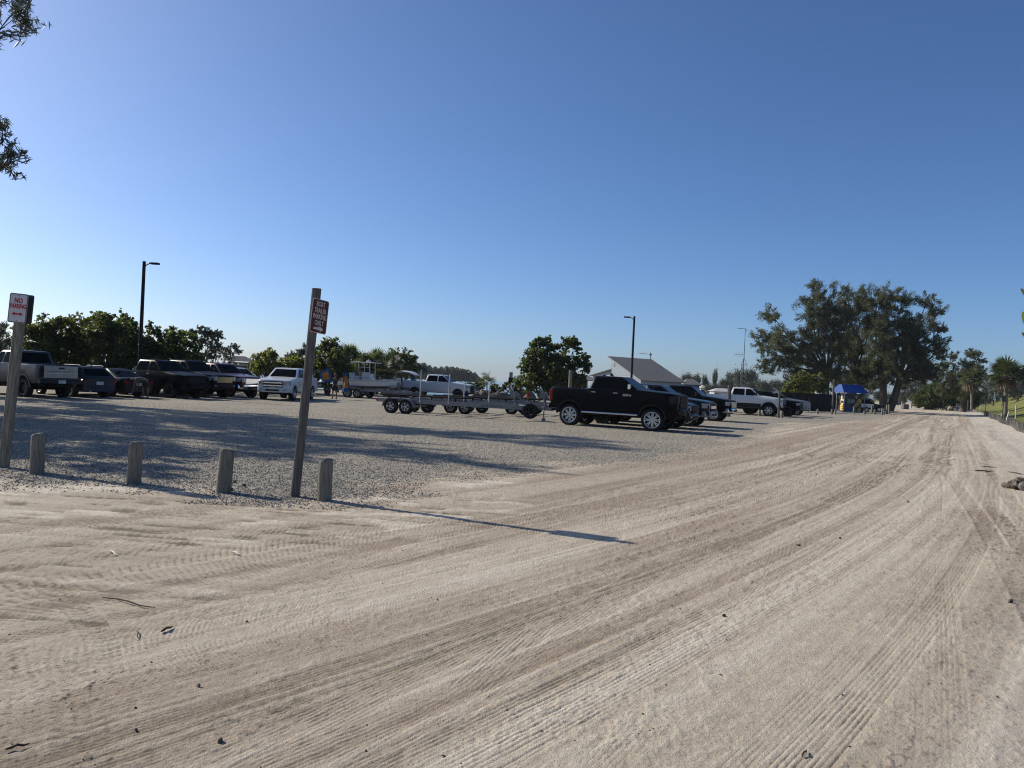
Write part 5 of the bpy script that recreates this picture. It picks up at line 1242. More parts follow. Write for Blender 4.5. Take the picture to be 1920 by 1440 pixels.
for k in range(1, 17):
    l = -.35+(LB+.7)*k/17
    MB().tube([bp_(l, -.34, ZR+.165), bp_(l, SB+.39, ZE-.09)], .018, 4).build('roof_seam', M_ROOF, rf)
for (l, s) in ((3.2, 3.0), (3.9, 3.15)):
    z = ZR+.16+(ZE-.1-ZR-.16)*(s+.35)/(SB+.75); MB().tube([bp_(l, s, z-.05), bp_(l, s, z+.22)], .07, 8).build('vent_pipe', M_TRIM, rf)
MB().prism([bp_(0, 0, -.3), bp_(0, SB, -.3), bp_(0, SB, ZE-.05), bp_(0, 0, ZR-.03)], uL*LB).build('wall', M_WALL, root)
MB().prism([bp_(-.36, -.36, ZR+.0), bp_(-.36, SB+.4, ZE-.26), bp_(-.36, SB+.4, ZE-.08), bp_(-.36, -.36, ZR+.18)], uL*-.03).build('fascia', M_TRIM, root)
# lower wing on the other side
ZW0, ZW1, SW = 3.72, 2.98, 3.8
MB().prism([bp_(.3, -.02, -.3), bp_(.3, -SW, -.3), bp_(.3, -SW, ZW1-.08), bp_(.3, -.02, ZW0-.08)], uL*(LB-.6)).build('wing_wall', M_WALL, root)
slab('wing_roof', M_ROOF, [bp_(0, -.03, ZW0+.02), bp_(LB, -.03, ZW0+.02), bp_(LB, -SW-.35, ZW1-.08), bp_(0, -SW-.35, ZW1-.08)], .09)
# gable details
for l, s0, s1, z0, z1, nm, mt_ in ((-.012, .35, .55, ZR-1.05, ZR-.35, 'louvre', M_TRIM), (.288-.012, -2.3, -1.6, .9, 1.7, 'window', M_GLASS), (-.012, 1.6, 2.6, 0, 2.05, 'door', M_TRIM)):
    MB().prism([bp_(l, s0, z0), bp_(l, s1, z0), bp_(l, s1, z1), bp_(l, s0, z1)], uL*-.03).build(nm, mt_, root)
MB().lathe([(.001, .35), (.05, .3), (.16, .2), (.17, 0)], axis='Z', n=12).build('wall_lamp', M_PLASTIC, root, bp_(-.1, .1, 2.9))
# siding boards
for k in range(1, 22):
    z = k*.20
    if z < ZE: se = SB
    else: se = SB*(ZR-z)/(ZR-ZE)
    if z < ZR-.2: MB().prism([bp_(-.004, .0, z), bp_(-.004, se-.1, z), bp_(-.004, se-.1, z+.03), bp_(-.004, .0, z+.03)], uL*-.014).build('siding_board', M_WALL, root)
MB().tube([bp_(LB+.1, -.3, ZR+.1), bp_(LB+.1, -.3, ZR+.95)], .04, 6).build('antenna_mast', M_PLASTIC, root)
MB().tube([bp_(LB+.1, -.3, ZR+.72), bp_(LB-1.7, -.3, ZR+.78)], .025, 6).build('antenna_arm', M_PLASTIC, root)
MB().tube([bp_(LB+.1, -.3, ZR+.70), bp_(LB+.25, -.3, ZR+.70)], .09, 8).build('antenna_head', M_PLASTIC, root)
MB().tube([bp_(.1, -.25, ZW0), bp_(.1, -.25, ZW0+.45)], .02, 5).build('vent_pipe', M_TRIM, root)
MB().lathe([(.001, .03), (.10, .02), (.12, 0)], axis='Z', n=10).build('vent_cap', M_TRIM, root, bp_(.1, -.25, ZW0+.43))
# dark lean-to left of it
c = at(1084, 735, 84); c.z = tz(c.x, c.y)
root = empty('open_shed', c, R(20), 'dark open shed tucked between the sea grape and the pale building', 'shed')
for x in (-1.5, 0, 1.5):
    for y in (-1, 1): MB().rbox((x, y, 1.1), (.14, .14, 2.3), .02).build('post', M_WOODD, root)
MB().prism([(-1.9, -1.3, 2.2), (1.9, -1.3, 2.2), (1.9, 1.3, 2.7), (-1.9, 1.3, 2.7)], (0, 0, .08)).build('roof', M_ROOF, root)
MB().box((0, 1.02, 1.1), (3.2, .08, 2.3)).build('back_wall', M_PLASTIC, root)
MB().rbox((.3, .0, 1.0), (.7, .5, .6), .03).build('cabinet', M_YPALE, root)

# notice board shelter at the left
c = at(447, 720, 72); c.z = tz(c.x, c.y)
root = empty('notice_board', c, R(8), 'small dark roofed shelter with a framed notice board', 'notice board')
for x in (-.95, .95): MB().rbox((x, 0, 1.15), (.22, .22, 2.5), .02).build('post', M_WOODD, root)
V = [(-1.5, -.9, 2.45), (1.5, -.9, 2.45), (1.5, .9, 2.45), (-1.5, .9, 2.45), (-.5, 0, 2.95), (.5, 0, 2.95)]
MB().add(V, [(0, 3, 2, 1), (0, 1, 5, 4), (1, 2, 5), (2, 3, 4, 5), (3, 0, 4)]).build('roof', M_ROOF, root)
MB().rbox((0, 0, 1.45), (1.66, .06, 1.3), .01).build('frame', M_SIGNW, root); MB().rbox((0, -.04, 1.45), (1.5, .04, 1.16), .01).build('board', M_SILV, root)
MB().rbox((0, 0, 2.28), (1.7, .12, .14), .01).build('beam', M_WOODD, root)

# radio mast
b_ = at(1392, 735, 118); b_.z = tz(b_.x, b_.y); t = at(1397.3, 616, 118); Hm = t.z-b_.z
root = empty('radio_mast', b_, 0, 'slim lattice radio mast with a yagi aerial beyond the trucks', 'radio mast')
h1 = (at(1394, 683, 118).z-b_.z); rr_ = .55
legs = [Vector((rr_*math.cos(a), rr_*math.sin(a), 0)) for a in (R(90), R(210), R(330))]
lt = MB()
for q in legs: lt.tube([q, q*.92+Vector((0, 0, h1)), q*.15+Vector((0, 0, h1+.9))], .035, 5)
nz_ = 8
for k in range(nz_):
    za, zb_ = h1*k/nz_, h1*(k+1)/nz_
    for i_ in range(3):
        p_, q_ = legs[i_], legs[(i_+1) % 3]
        lt.tube([p_+Vector((0, 0, za)), q_+Vector((0, 0, zb_))], .02, 4); lt.tube([p_+Vector((0, 0, zb_)), q_+Vector((0, 0, zb_))], .02, 4)
lt.build('lattice', M_ALU, root); MB().tube([(0, 0, h1*.5), (0, 0, Hm)], [.06, .035], 6).build('pole', M_PLASTIC, root)
ya = MB(); zy = at(1393, 665, 118).z-b_.z
ya.tube([(0, 0, zy), (-1.55, 0, zy)], .022, 5)
for k in range(6): ya.tube([(-.25-k*.25, 0, zy-.45+.03*k), (-.25-k*.25, 0, zy+.45-.03*k)], .012, 4)
ya.build('yagi_aerial', M_ALU, root)
MB().tube([(.15, 0, Hm-.05), (-1.25, 0, Hm-.02)], .035, 5).build('top_arm', M_PLASTIC, root); MB().tube([(.25, 0, Hm-.5), (.12, 0, Hm-.1)], .02, 4).build('stay', M_PLASTIC, root)
# far buildings
def house(px, py, D, w, h, dpt, mat, label, roofmat=None, rz=0):
    c = at(px, py, D); c.z = tz(c.x, c.y); root = empty('far_house', c, rz, label, 'house')
    MB().box((0, 0, h/2), (w, dpt, h)).build('wall', mat, root)
    V = [(-w/2-.4, -dpt/2-.4, h), (w/2+.4, -dpt/2-.4, h), (w/2+.4, dpt/2+.4, h), (-w/2-.4, dpt/2+.4, h), (-w*.25, 0, h*1.4), (w*.25, 0, h*1.4)]
    MB().add(V, [(0, 3, 2, 1), (0, 1, 5, 4), (1, 2, 5), (2, 3, 4, 5), (3, 0, 4)]).build('roof', roofmat or M_ROOF, root)
    n = max(2, int(w/2.2))
    for k in range(n):
        x = lerp(-w*.38, w*.38, k/(n-1)); MB().box((x, -dpt/2-.01, h*.55), (w*.45/n, .06, h*.4)).build('window', M_GLASS if mat is not M_NAVYW else M_SIGNW, root)
M_NAVYW = pmat('blue_house_wall', (.05, .075, .13), .7); M_HW = pmat('pale_house_wall', (.45, .45, .44), .7)
house(1293, 735, 140, 2.6, 2.7, 4, M_NAVYW, 'dark blue house with white windows right of the pale building')
house(1326, 735, 220, 5.0, 2.4, 5, M_HW, 'far pale roofed house behind the dark pickup roofs', M_HW)
house(1352, 738, 160, 4.0, 1.7, 4, M_HW, 'low cream house behind the bed of the lifted white pickup', M_HW)
# low sea wall / dock seen at the end of the road
M_DOCK = pmat('dock_grey', (.40, .42, .44), .7)
for k, (px, py0, py1) in enumerate([(1690.5, 753, 764), (1708.5, 752, 764), (1719.5, 752.5, 764)]):
    b_ = at(px, py1, 175); b_.z = tz(b_.x, b_.y); t = at(px, py0, 175)
    tag(MB().tube([(0, 0, -.3), (0, 0, t.z-b_.z)], .16, 8).build('dock_pile', M_DOCK, None, b_), ['left pale pile beyond the twin trunked tree', 'middle pale pile beyond the twin trunked tree', 'right pale pile beyond the twin trunked tree'][k], 'pile')
b_ = at(1697, 764, 140); b_.z = tz(b_.x, b_.y); tag(MB().rbox((0, 0, .45), (1.0, .9, .95), .05).lathe([(.001, .98), (.42, .96), (.46, .90)], axis='Z', n=14).build('waste_bin', M_WOODD, None, b_), 'dark square bin at the left side of the road end', 'bin')
# ------------------------------------------------------------------ boat trailers
M_BUNK = pmat('bunk_carpet', (.015, .015, .017), .95, bump=.4); M_PVC = pmat('white_guide_pole', (.40, .41, .42), .5); M_BOAT = pmat('white_gelcoat', (.62, .62, .60), .25, var=.05, coat=.3); M_BLUESTR = pmat('boat_bottom', (.30, .31, .30), .4)
def trailer(pos, heading, label, Lt=7.6, axle=1.55, text=None, poles=(), spare=True, bow=True, wscale=1.0, axles=2):
    """local x forward, x=0 at the rear end"""
    root = empty('boat_trailer', pos, R(heading), label, 'boat trailer')
    zf, w = .60, .95
    for s in (1, -1):
        fr = MB(); 
        fr.loft([[(x, s*yy-.04, zz-.09), (x, s*yy+.04, zz-.09), (x, s*yy+.04, zz+.09), (x, s*yy-.04, zz+.09)] for x, yy, zz in ((0, w, zf), (Lt-.8, w, zf), (Lt+.25, .12, zf-.02))], smooth=False)
        fo_ = fr.build('frame_beam', M_ALU, root)
        if text and s < 0:
            Mx = Matrix.Translation((Lt-1.45, -w-.042, zf)) @ Matrix.Rotation(PI/2, 4, 'X'); text_obj(text, .155, 'lettering', M_MD, fo_, Mx, .002, 1.0)
        bk = MB().rbox((2.1, s*.62, zf+.26), (4.4, .16, .07), .02)
        for x in (.4, 2.1, 3.9): bk.box((x, s*.62, zf+.15), (.05, .05, .16))
        bk.build('bunk', M_BUNK, root)
        # fender over the tandem wheels
        r = .34*wscale; x0, x1 = axle-(.39 if axles == 2 else 0), axle+(.39 if axles == 2 else 0); ra = r+.07; P = []
        for k in range(9): a = PI-PI*.5*k/8; P.append((x0+ra*math.cos(a), r+ra*math.sin(a)*.98))
        for k in range(9): a = PI*.5-PI*.5*k/8; P.append((x1+ra*math.cos(a), r+ra*math.sin(a)*.98))
        yo, yi = s*(w+.36), s*(w+.07)
        MB().loft([[(x, yi, z), (x, yo, z), (x, yo, z-.05), (x, yo-s*.015, z-.05), (x, yo-s*.015, z-.015), (x, yi, z-.015)] for x, z in P]).build('fender', M_ALU, root, angle=50)
        for x in ((x0, x1) if axles == 2 else (axle,)): add_wheel(root, x, s*(w+.21), r, .20*wscale, .21, 5, 'split', M_ALLOY)
        tl = MB().rbox((-.02, s*(w-.02), zf), (.06, .20, .12), .02).build('tail_light', M_TAIL, root)
    cr_ = MB()
    for x in (.06, axle+.9, 3.6, Lt-2.5): cr_.box((x, 0, zf-.02), (.09, 2*w, .10))
    for x in ((axle-.39, axle+.39) if axles == 2 else (axle,)): cr_.tube([(x, -w-.2, .34), (x, w+.2, .34)], .045, 6)
    cr_.build('crossmember', M_ALU, root)
    MB().box((Lt+.35, 0, zf-.03), (1.6, .10, .12)).build('tongue', M_ALU, root)
    MB().rbox((Lt+1.18, 0, zf), (.24, .12, .12), .02).build('coupler', M_PLASTIC, root)
    for (x, s, h) in poles:
        MB().tube([(x, s*w, zf), (x, s*(w+.12), zf), (x, s*(w+.14), zf+.12), (x+.02, s*(w+.15), zf+h)], .027, 7).build('guide_pole', M_PVC, root)
    if bow:
        wp = MB()
        for s in (1, -1): wp.tube([(Lt-.6, s*.07, zf), (Lt-.8, s*.07, zf+.65), (Lt-1.0, s*.24, zf+.95)], .05, 6)
        wp.tube([(Lt+.2, 0, zf), (Lt-.65, 0, zf+.5)], .04, 6); wp.box((Lt-.75, 0, zf+.55), (.28, .30, .26)); wp.build('winch_post', M_ALU, root)
    if spare:
        sp_ = add_wheel(root, Lt+.2, -.42, .34, .20, .21, 5, 'split', M_BALLOY, name='spare_wheel'); sp_.location.z = .46
    MB().tube([(Lt+.75, -.12, .05), (Lt+.75, -.12, .64)], .028, 7).rbox((Lt+.75, -.12, .65), (.14, .1, .12), .02).tube([(Lt+.75, -.12, .66), (Lt+.6, -.2, .70)], .015, 5).lathe([(.001, .03), (.09, .03), (.09, -.03), (.001, -.03)], axis='Y', c=(Lt+.75, -.12, .09), n=12).build('jack', M_ALU, root)
    return root
HT = -19
f_, l_ = hdg(HT)
def wheelpos(px, py, x, y, heading):
    p = ground(px, py); f, l = hdg(heading); q = p-f*x-l*y; return (q.x, q.y, tz(p.x, p.y)-.01)
trailer(wheelpos(733, 774, 1.25-.39, -1.16, HT), HT, 'nearest long galvanised boat trailer hitched behind the lifted black pickup', 7.3, 1.25, 'CONTINENTAL', [(2.3, -1, 1.5), (3.75, -1, 1.35), (3.6, 1, .95), (4.9, 1, 1.05)])
q0 = Vector(wheelpos(733, 774, 1.25-.39, -1.16, HT))
GT = None
def off(a, b): q = q0+f_*a+l_*b; return (q.x, q.y, tz(q.x, q.y)-.01)
trailer(off(1.4, 3.1), HT, 'second boat trailer, parked directly behind the nearest one', 6.4, 1.55, None, [], False, True)
trailer(off(3.4, 6.0), HT+3, 'third boat trailer with pale guide poles behind the spare wheel', 6.0, 1.7, None, [(5.2, -.5, 1.2), (5.1, .7, 1.1)], True, True)

# ------------------------------------------------------------------ boats
def hull(root, Lh, w, z0, z1, mat, name='hull', sheer=.22, low=None):
    rings = []
    for t in np.linspace(0, 1, 15):
        x = t*Lh; k = 1-max(0, (t-.45)/.55)**2.1; ww = w*max(.015, k); zt_ = z1+sheer*t**2; zk = z0+(z1-z0)*.55*max(0, (t-.6)/.4)**2.2
        c = zk+(zt_-zk)*.38
        half = [(0, zk), (ww*.45, lerp(zk, c, .5)), (ww*.86, c), (ww*.93, lerp(c, zt_, .5)), (ww*1.0, zt_-.05), (ww*1.03, zt_), (ww*.90, zt_+.015), (ww*.84, zt_-.02), (ww*.82, zt_-.38 if t < .93 else zt_-.03), (0, zt_-.40 if t < .93 else zt_-.03)]
        rings.append([(x, y, z) for y, z in half]+[(x, -y, z) for y, z in reversed(half[1:-1])])
    h = MB().loft(rings).build(name, mat, root, angle=30)
    st = MB()
    for s in (1, -1):
        P = []
        for t in np.linspace(0, 1, 15):
            k = 1-max(0, (t-.45)/.55)**2.1; ww = w*max(.015, k)*.985; zt_ = z1+sheer*t**2; P.append((t*Lh, s*ww, zt_-.10))
        st.tube(P, .025, 5)
    st.build('rub_rail', M_MD, root); return h
# centre console boat on its trailer
HB = -12
pos = wheelpos(657, 745.5, 1.4, -1.15, HB)
trailer(pos, HB, 'boat trailer carrying the white centre console boat', 5.4, 1.55, None, [], False, True)
f3, l3 = hdg(HB)
root = empty('motor_boat', Vector(pos)+f3*.0+Vector((0, 0, .0)), R(HB), 'white centre console boat with a white t-top roof', 'boat')
root.scale = (.83,)*3; root.location -= f3*.1
hull(root, 5.9, 1.2, .78, 1.58, M_BOAT)
c = MB().rbox((2.75, 0, 1.70), (.8, .95, 1.1), .06).build('console', M_BOAT, root)
MB().prism([(3.12, -.42, 2.2), (3.12, .42, 2.2), (2.95, .40, 2.62), (2.95, -.40, 2.62)], (.02, 0, .0)).build('windscreen', M_GLASS, root)
tt = MB().rbox((2.55, 0, 3.18), (2.3, 1.7, .07), .03); tt.build('t_top', M_BOAT, root)
for x, x2 in ((2.25, 2.1), (3.25, 3.15)):
    for s in (1, -1): MB().tube([(x, s*.56, 1.25), (x2, s*.62, 3.15)], .035, 6).build('t_top_leg', M_BOAT, root)
for z in (1.9, 2.3, 2.75): MB().tube([(2.2, -.59, z), (3.2, -.59, z)], .028, 6).build('t_top_rung', M_BOAT, root)
MB().rbox((1.45, 0, 1.62), (.5, 1.1, .7), .08).build('leaning_post', M_BOAT, root)
MB().rbox((1.25, 0, 2.05), (.14, 1.1, .35), .05).build('seat_back', M_BOAT, root)
MB().tube([(2.7, .2, 3.2), (2.7, .2, 3.55)], .03, 6).rbox((2.7, .2, 3.3), (.4, .35, .14), .05).build('radar', M_BOAT, root)
MB().rbox((-.35, 0, 1.55), (.5, .45, .75), .12).rbox((-.35, 0, .95), (.2, .14, .9), .03).build('outboard_motor', M_PLASTIC, root)
for k in range(3): MB().tube([(1.6+.4*k, -1.02, 1.5), (1.55+.4*k, -1.05, 2.7+.2*k)], .012, 4).build('fishing_rod', M_PLASTIC, root)
for x in (4.3, 5.0): MB().rbox((x, .3, 1.74), (.35, .08, .08), .02).build('cleat', M_CHROME, root)
# second boat left of the towels
HB2 = -62
pb = ground(607, 742); posb = Vector((pb.x-1.2, pb.y+2.2, tz(pb.x, pb.y)))
trailer(posb, HB2+180, 'boat trailer under the small white boat left of the towels', 4.6, 1.3, None, [], False, False, axles=1)
root = empty('small_boat', posb, R(HB2+180), 'small white boat with red registration marks left of the towels', 'boat')
hull(root, 5.0, 1.05, .72, 1.38, M_BOAT)
text_obj('AAV', .34, 'lettering', M_RED, root, Matrix.Translation((1.0, 1.075, 1.18)) @ Matrix.Rotation(PI, 4, 'Z') @ Matrix.Rotation(PI/2, 4, 'X'), .004)
MB().rbox((-.22, 0, 1.30), (.40, .38, .6), .1).rbox((-.22, 0, .8), (.16, .12, .8), .03).build('outboard_motor', M_PLASTIC, root)
MB().rbox((1.7, 0, 1.45), (.6, .7, .7), .05).build('console', M_BOAT, root)
MB().tube([(.4, .8, 1.3), (.4, .85, 2.6)], .02, 5).build('fishing_rod', M_PVC, root)
# buggy with white canopy
c = at(757, 740, 73); c.z = tz(c.x, c.y)
root = empty('golf_cart', c, R(-14), 'dark teal golf cart with a curved white canopy beside the white boat', 'golf cart'); root.scale = (.95, 1.0, 1.02)
M_TEAL = pmat('teal_body', (.012, .035, .05), .4)
MB().rbox((0, 0, .55), (2.2, 1.15, .30), .06).rbox((.95, 0, .85), (.45, 1.1, .5), .12).rbox((-.75, 0, .85), (.7, 1.1, .45), .06).build('body', M_TEAL, root)
MB().rbox((-.15, 0, .92), (.5, 1.05, .14), .05).rbox((-.40, 0, 1.2), (.12, 1.05, .5), .05).build('seat', M_PLASTIC, root)
rg_ = []
for t in np.linspace(0, 1, 9):
    x = lerp(-1.35, 1.35, t); z = 2.02+.16*math.sin(PI*t)-(.12*max(0, t-.8)/.2)
    rg_.append([(x, -.68, z-.06), (x, .68, z-.06), (x, .68, z), (x, .35, z+.09), (x, -.35, z+.09), (x, -.68, z)])
MB().loft(rg_).build('canopy', M_BOAT, root, angle=50)
for x, x2 in ((.95, .75), (-.9, -.95)):
    for s in (1, -1): MB().tube([(x, s*.52, .9), (x2, s*.58, 2.0)], .03, 6).build('canopy_post', M_PLASTIC, root)
MB().prism([(1.0, -.5, 1.15), (1.0, .5, 1.15), (.78, .5, 1.95), (.78, -.5, 1.95)], (.015, 0, 0)).build('windscreen', M_GLASS, root)
for x in (-.8, .85):
    for s in (1, -1): add_wheel(root, x, s*.48, .25, .14, .2, 5, 'plain', M_ALLOY)
# brown boxes between trailer and pickup
M_BOX = pmat('brown_box', (.115, .06, .05), .8, var=.2); M_BOXT = pmat('tan_box', (.20, .16, .11), .8, var=.2)
for k, (px, py, w_, h_, mt_, lab) in enumerate([(740, 745, .85, .85, M_BOX, 'reddish brown crate left of the white crew cab tail'), (756.5, 745, .8, .85, M_BOX, 'reddish brown crate against the white crew cab tail'), (726, 744.5, .55, .42, M_BOXT, 'low tan crate left of the reddish brown crates')]):
    p = ground(px, py); p.z = tz(p.x, p.y); root = empty('crate', p, R(-14), lab, 'crate')
    MB().rbox((0, 0, h_/2), (w_-.05, w_-.05, h_-.02), .01).build('box', mt_, root)
    for z in (.06, h_/2, h_-.06):
        MB().box((0, -(w_/2-.012), z), (w_, .024, .09)).build('plank', mt_, root); MB().box((-(w_/2-.012), 0, z), (.024, w_-.05, .09)).build('plank', mt_, root)

# ------------------------------------------------------------------ rocks and debris
M_ROCK = pmat('shore_rock', (.20, .185, .165), .95, var=.3, scale=3, bump=.6, bscale=8); M_ROCKB = pmat('brown_rock', (.15, .12, .095), .95, var=.3, scale=3, bump=.6, bscale=8)
def rockmesh(seed):
    bm = bmesh.new(); bmesh.ops.create_icosphere(bm, subdivisions=2, radius=1); rg = np.random.default_rng(seed)
    ax = rg.normal(size=(7, 3)); ax /= np.linalg.norm(ax, axis=1)[:, None]; dd = rg.uniform(.55, .9, 7)
    for v in bm.verts:
        p = np.array(v.co)
        for a, d in zip(ax, dd):
            e = p@a-d
            if e > 0: p = p-a*e
        v.co = p*(1+rg.normal()*.03)
    me = bpy.data.meshes.new('rock'); bm.to_mesh(me); bm.free(); return me
ROCKS = [rockmesh(s) for s in range(6)]
for k, mm in enumerate(ROCKS): mm.materials.append(M_ROCK if k % 2 else M_ROCKB)
rg = np.random.default_rng(8)
for k in range(54):
    px = rg.uniform(893, 1000); D = rg.uniform(64, 76); c = at(px, 735, D); z = tz(c.x, c.y); s_ = rg.uniform(.25, .62)
    o = link('boulder', ROCKS[k % 6], None, (c.x, c.y, z+s_*.25+max(0, .45*(1-abs(D-70)/6))*rg.uniform(0, 1.2)), tuple(rg.uniform(0, 6, 3)), (s_*rg.uniform(.9, 1.4), s_, s_*.8))
    tag(o, 'pale broken boulder in the rock pile along the water edge', 'boulder', 'boulders piled along the shore behind the trailers')
# rubble lump at the right edge of the road
c = gpt(1912, 918)
root = empty('rubble_heap', c, 0, 'small heap of dark broken rubble at the right edge of the road', 'rubble')
for k in range(34):
    a, d_ = rg.uniform(0, 6), rg.uniform(0, .42); s_ = rg.uniform(.04, .11)
    link('rubble_lump', ROCKS[k % 6], root, (d_*math.cos(a)+.1, d_*math.sin(a), max(.02, .22-.45*d_)*rg.uniform(.5, 1)), tuple(rg.uniform(0, 6, 3)), (s_*1.3, s_, s_*.8))
M_TWIG = pmat('twig', (.075, .055, .042), .9); M_STRAW = pmat('pale_straw', (.62, .58, .50), .8)
def stick(a, b, r, mat, label):
    p, q = gpt(*a), gpt(*b); m_ = (p+q)/2; n_ = (q-p).length
    w = Vector((-(q-p).y, (q-p).x, 0)).normalized()*n_*.05
    r = r*1.0; pts = [p-p, (m_-p)*.5+w, m_-p+Vector((0, 0, .008)), (m_-p)*1.5-w*.6, q-p]
    pts = [v+Vector((0, 0, r*1.3+.004)) for v in pts]
    tag(MB().tube(pts, [r*.6, r, r, r*.9, r*.4], 6).build('stick', mat, None, p), label, 'stick')
stick((192, 1123), (291, 1142), .0055, M_TWIG, 'long dark twig lying left of the middle on the near dirt')
stick((302, 1188), (324, 1178), .008, M_TWIG, 'short thick dark twig on the near dirt')
stick((256, 1185), (260, 1200), .004, M_TWIG, 'tiny upright looking twig beside the short thick twig')
stick((10, 1410), (55, 1399), .006, M_TWIG, 'thin dark twig in the lower left corner')
stick((205, 1035), (221, 1044), .008, M_STRAW, 'pale bent straw on the left access track')
stick((436, 1038), (450, 1043), .012, M_STRAW, 'pale scrap on the left access track')
stick((1828, 884), (1859, 886), .018, M_TWIG, 'straight dark stick near the right edge of the road')
stick((1838, 875), (1868, 878), .012, M_TWIG, 'thin forked stick near the right edge of the road')
stick((1890, 886), (1920, 891), .014, M_TWIG, 'dark stick touching the rubble heap')
stick((1504, 1422), (1512, 1410), .005, M_TWIG, 'tiny curled twig near the bottom of the road')
M_PEB = pmat('pebble', (.11, .09, .075), .9)
for k, (px, py, s_) in enumerate([(1497, 1023, .025), (1357, 1156, .022), (1703, 942, .025), (1531, 890, .025), (1895, 1131, .03), (433, 920, .05), (440, 905, .04), (458, 912, .04), (508, 930, .03), (1575, 1010, .02), (372, 1288, .015), (413, 1391, .02), (256, 1370, .012)]):
    p = gpt(px, py); o = link('pebble', ROCKS[k % 6], None, (p.x, p.y, p.z+s_*.3), (k, k*2, k*3), (s_, s_*.8, s_*.6)); o.data = o.data.copy(); o.data.materials.clear(); o.data.materials.append(M_PEB)
    tag(o, ['dark pebble in the middle of the road', 'dark pebble left of the right wheel tracks', 'dark pebble far up the road', 'dark pebble far up the road near the grey gravel', 'pale edged pebble at the lower right road edge', 'dark stone right of the third bollard', 'dark stone just above the stone by the third bollard', 'rightmost dark stone by the third bollard', 'dark stone left of the brown sign post foot', 'small pebble beyond the long sign shadow', 'small pebble in the lower left', 'white edged pebble near the bottom', 'tiny pebble near the bottom left'][k], 'stone')

# ------------------------------------------------------------------ people
def skinbody(name, J, E, Rr, mat, parent, sub=2):
    me = bpy.data.meshes.new(name); me.from_pydata([tuple(J[k]) for k in J], [], [])
    keys = list(J); me = bpy.data.meshes.new(name); me.from_pydata([tuple(J[k]) for k in keys], [(keys.index(a), keys.index(b)) for a, b in E], [])
    o = bpy.data.objects.new('tmp', me); COL.objects.link(o); md = o.modifiers.new('s', 'SKIN')
    for k, kk in enumerate(keys):
        r_ = Rr[kk]; me.skin_vertices[0].data[k].radius = r_ if isinstance(r_, tuple) else (r_, r_)
    me.skin_vertices[0].data[keys.index('pelvis') if 'pelvis' in keys else 0].use_root = True
    ss_ = o.modifiers.new('u', 'SUBSURF'); ss_.levels = sub; ss_.render_levels = sub
    dg = bpy.context.evaluated_depsgraph_get(); m2 = bpy.data.meshes.new_from_object(o.evaluated_get(dg)); m2.name = name
    bpy.data.objects.remove(o)
    m2.polygons.foreach_set('use_smooth', [True]*len(m2.polygons)); m2.materials.clear(); m2.materials.append(mat)
    return link(name, m2, parent)
M_SKIN = pmat('skin', (.30, .17, .11), .55, var=.06); M_SKIND = pmat('tanned_skin', (.20, .115, .075), .55, var=.06)
M_HAIR = pmat('dark_hair', (.02, .015, .012), .7); M_SHORTS = pmat('dark_shorts', (.012, .014, .025), .85); M_REDSH = pmat('red_shorts', (.42, .03, .03), .8); M_SHIRT = pmat('dark_brown_shirt', (.045, .035, .03), .85); M_GSH = pmat('grey_shirt', (.10, .095, .10), .85)
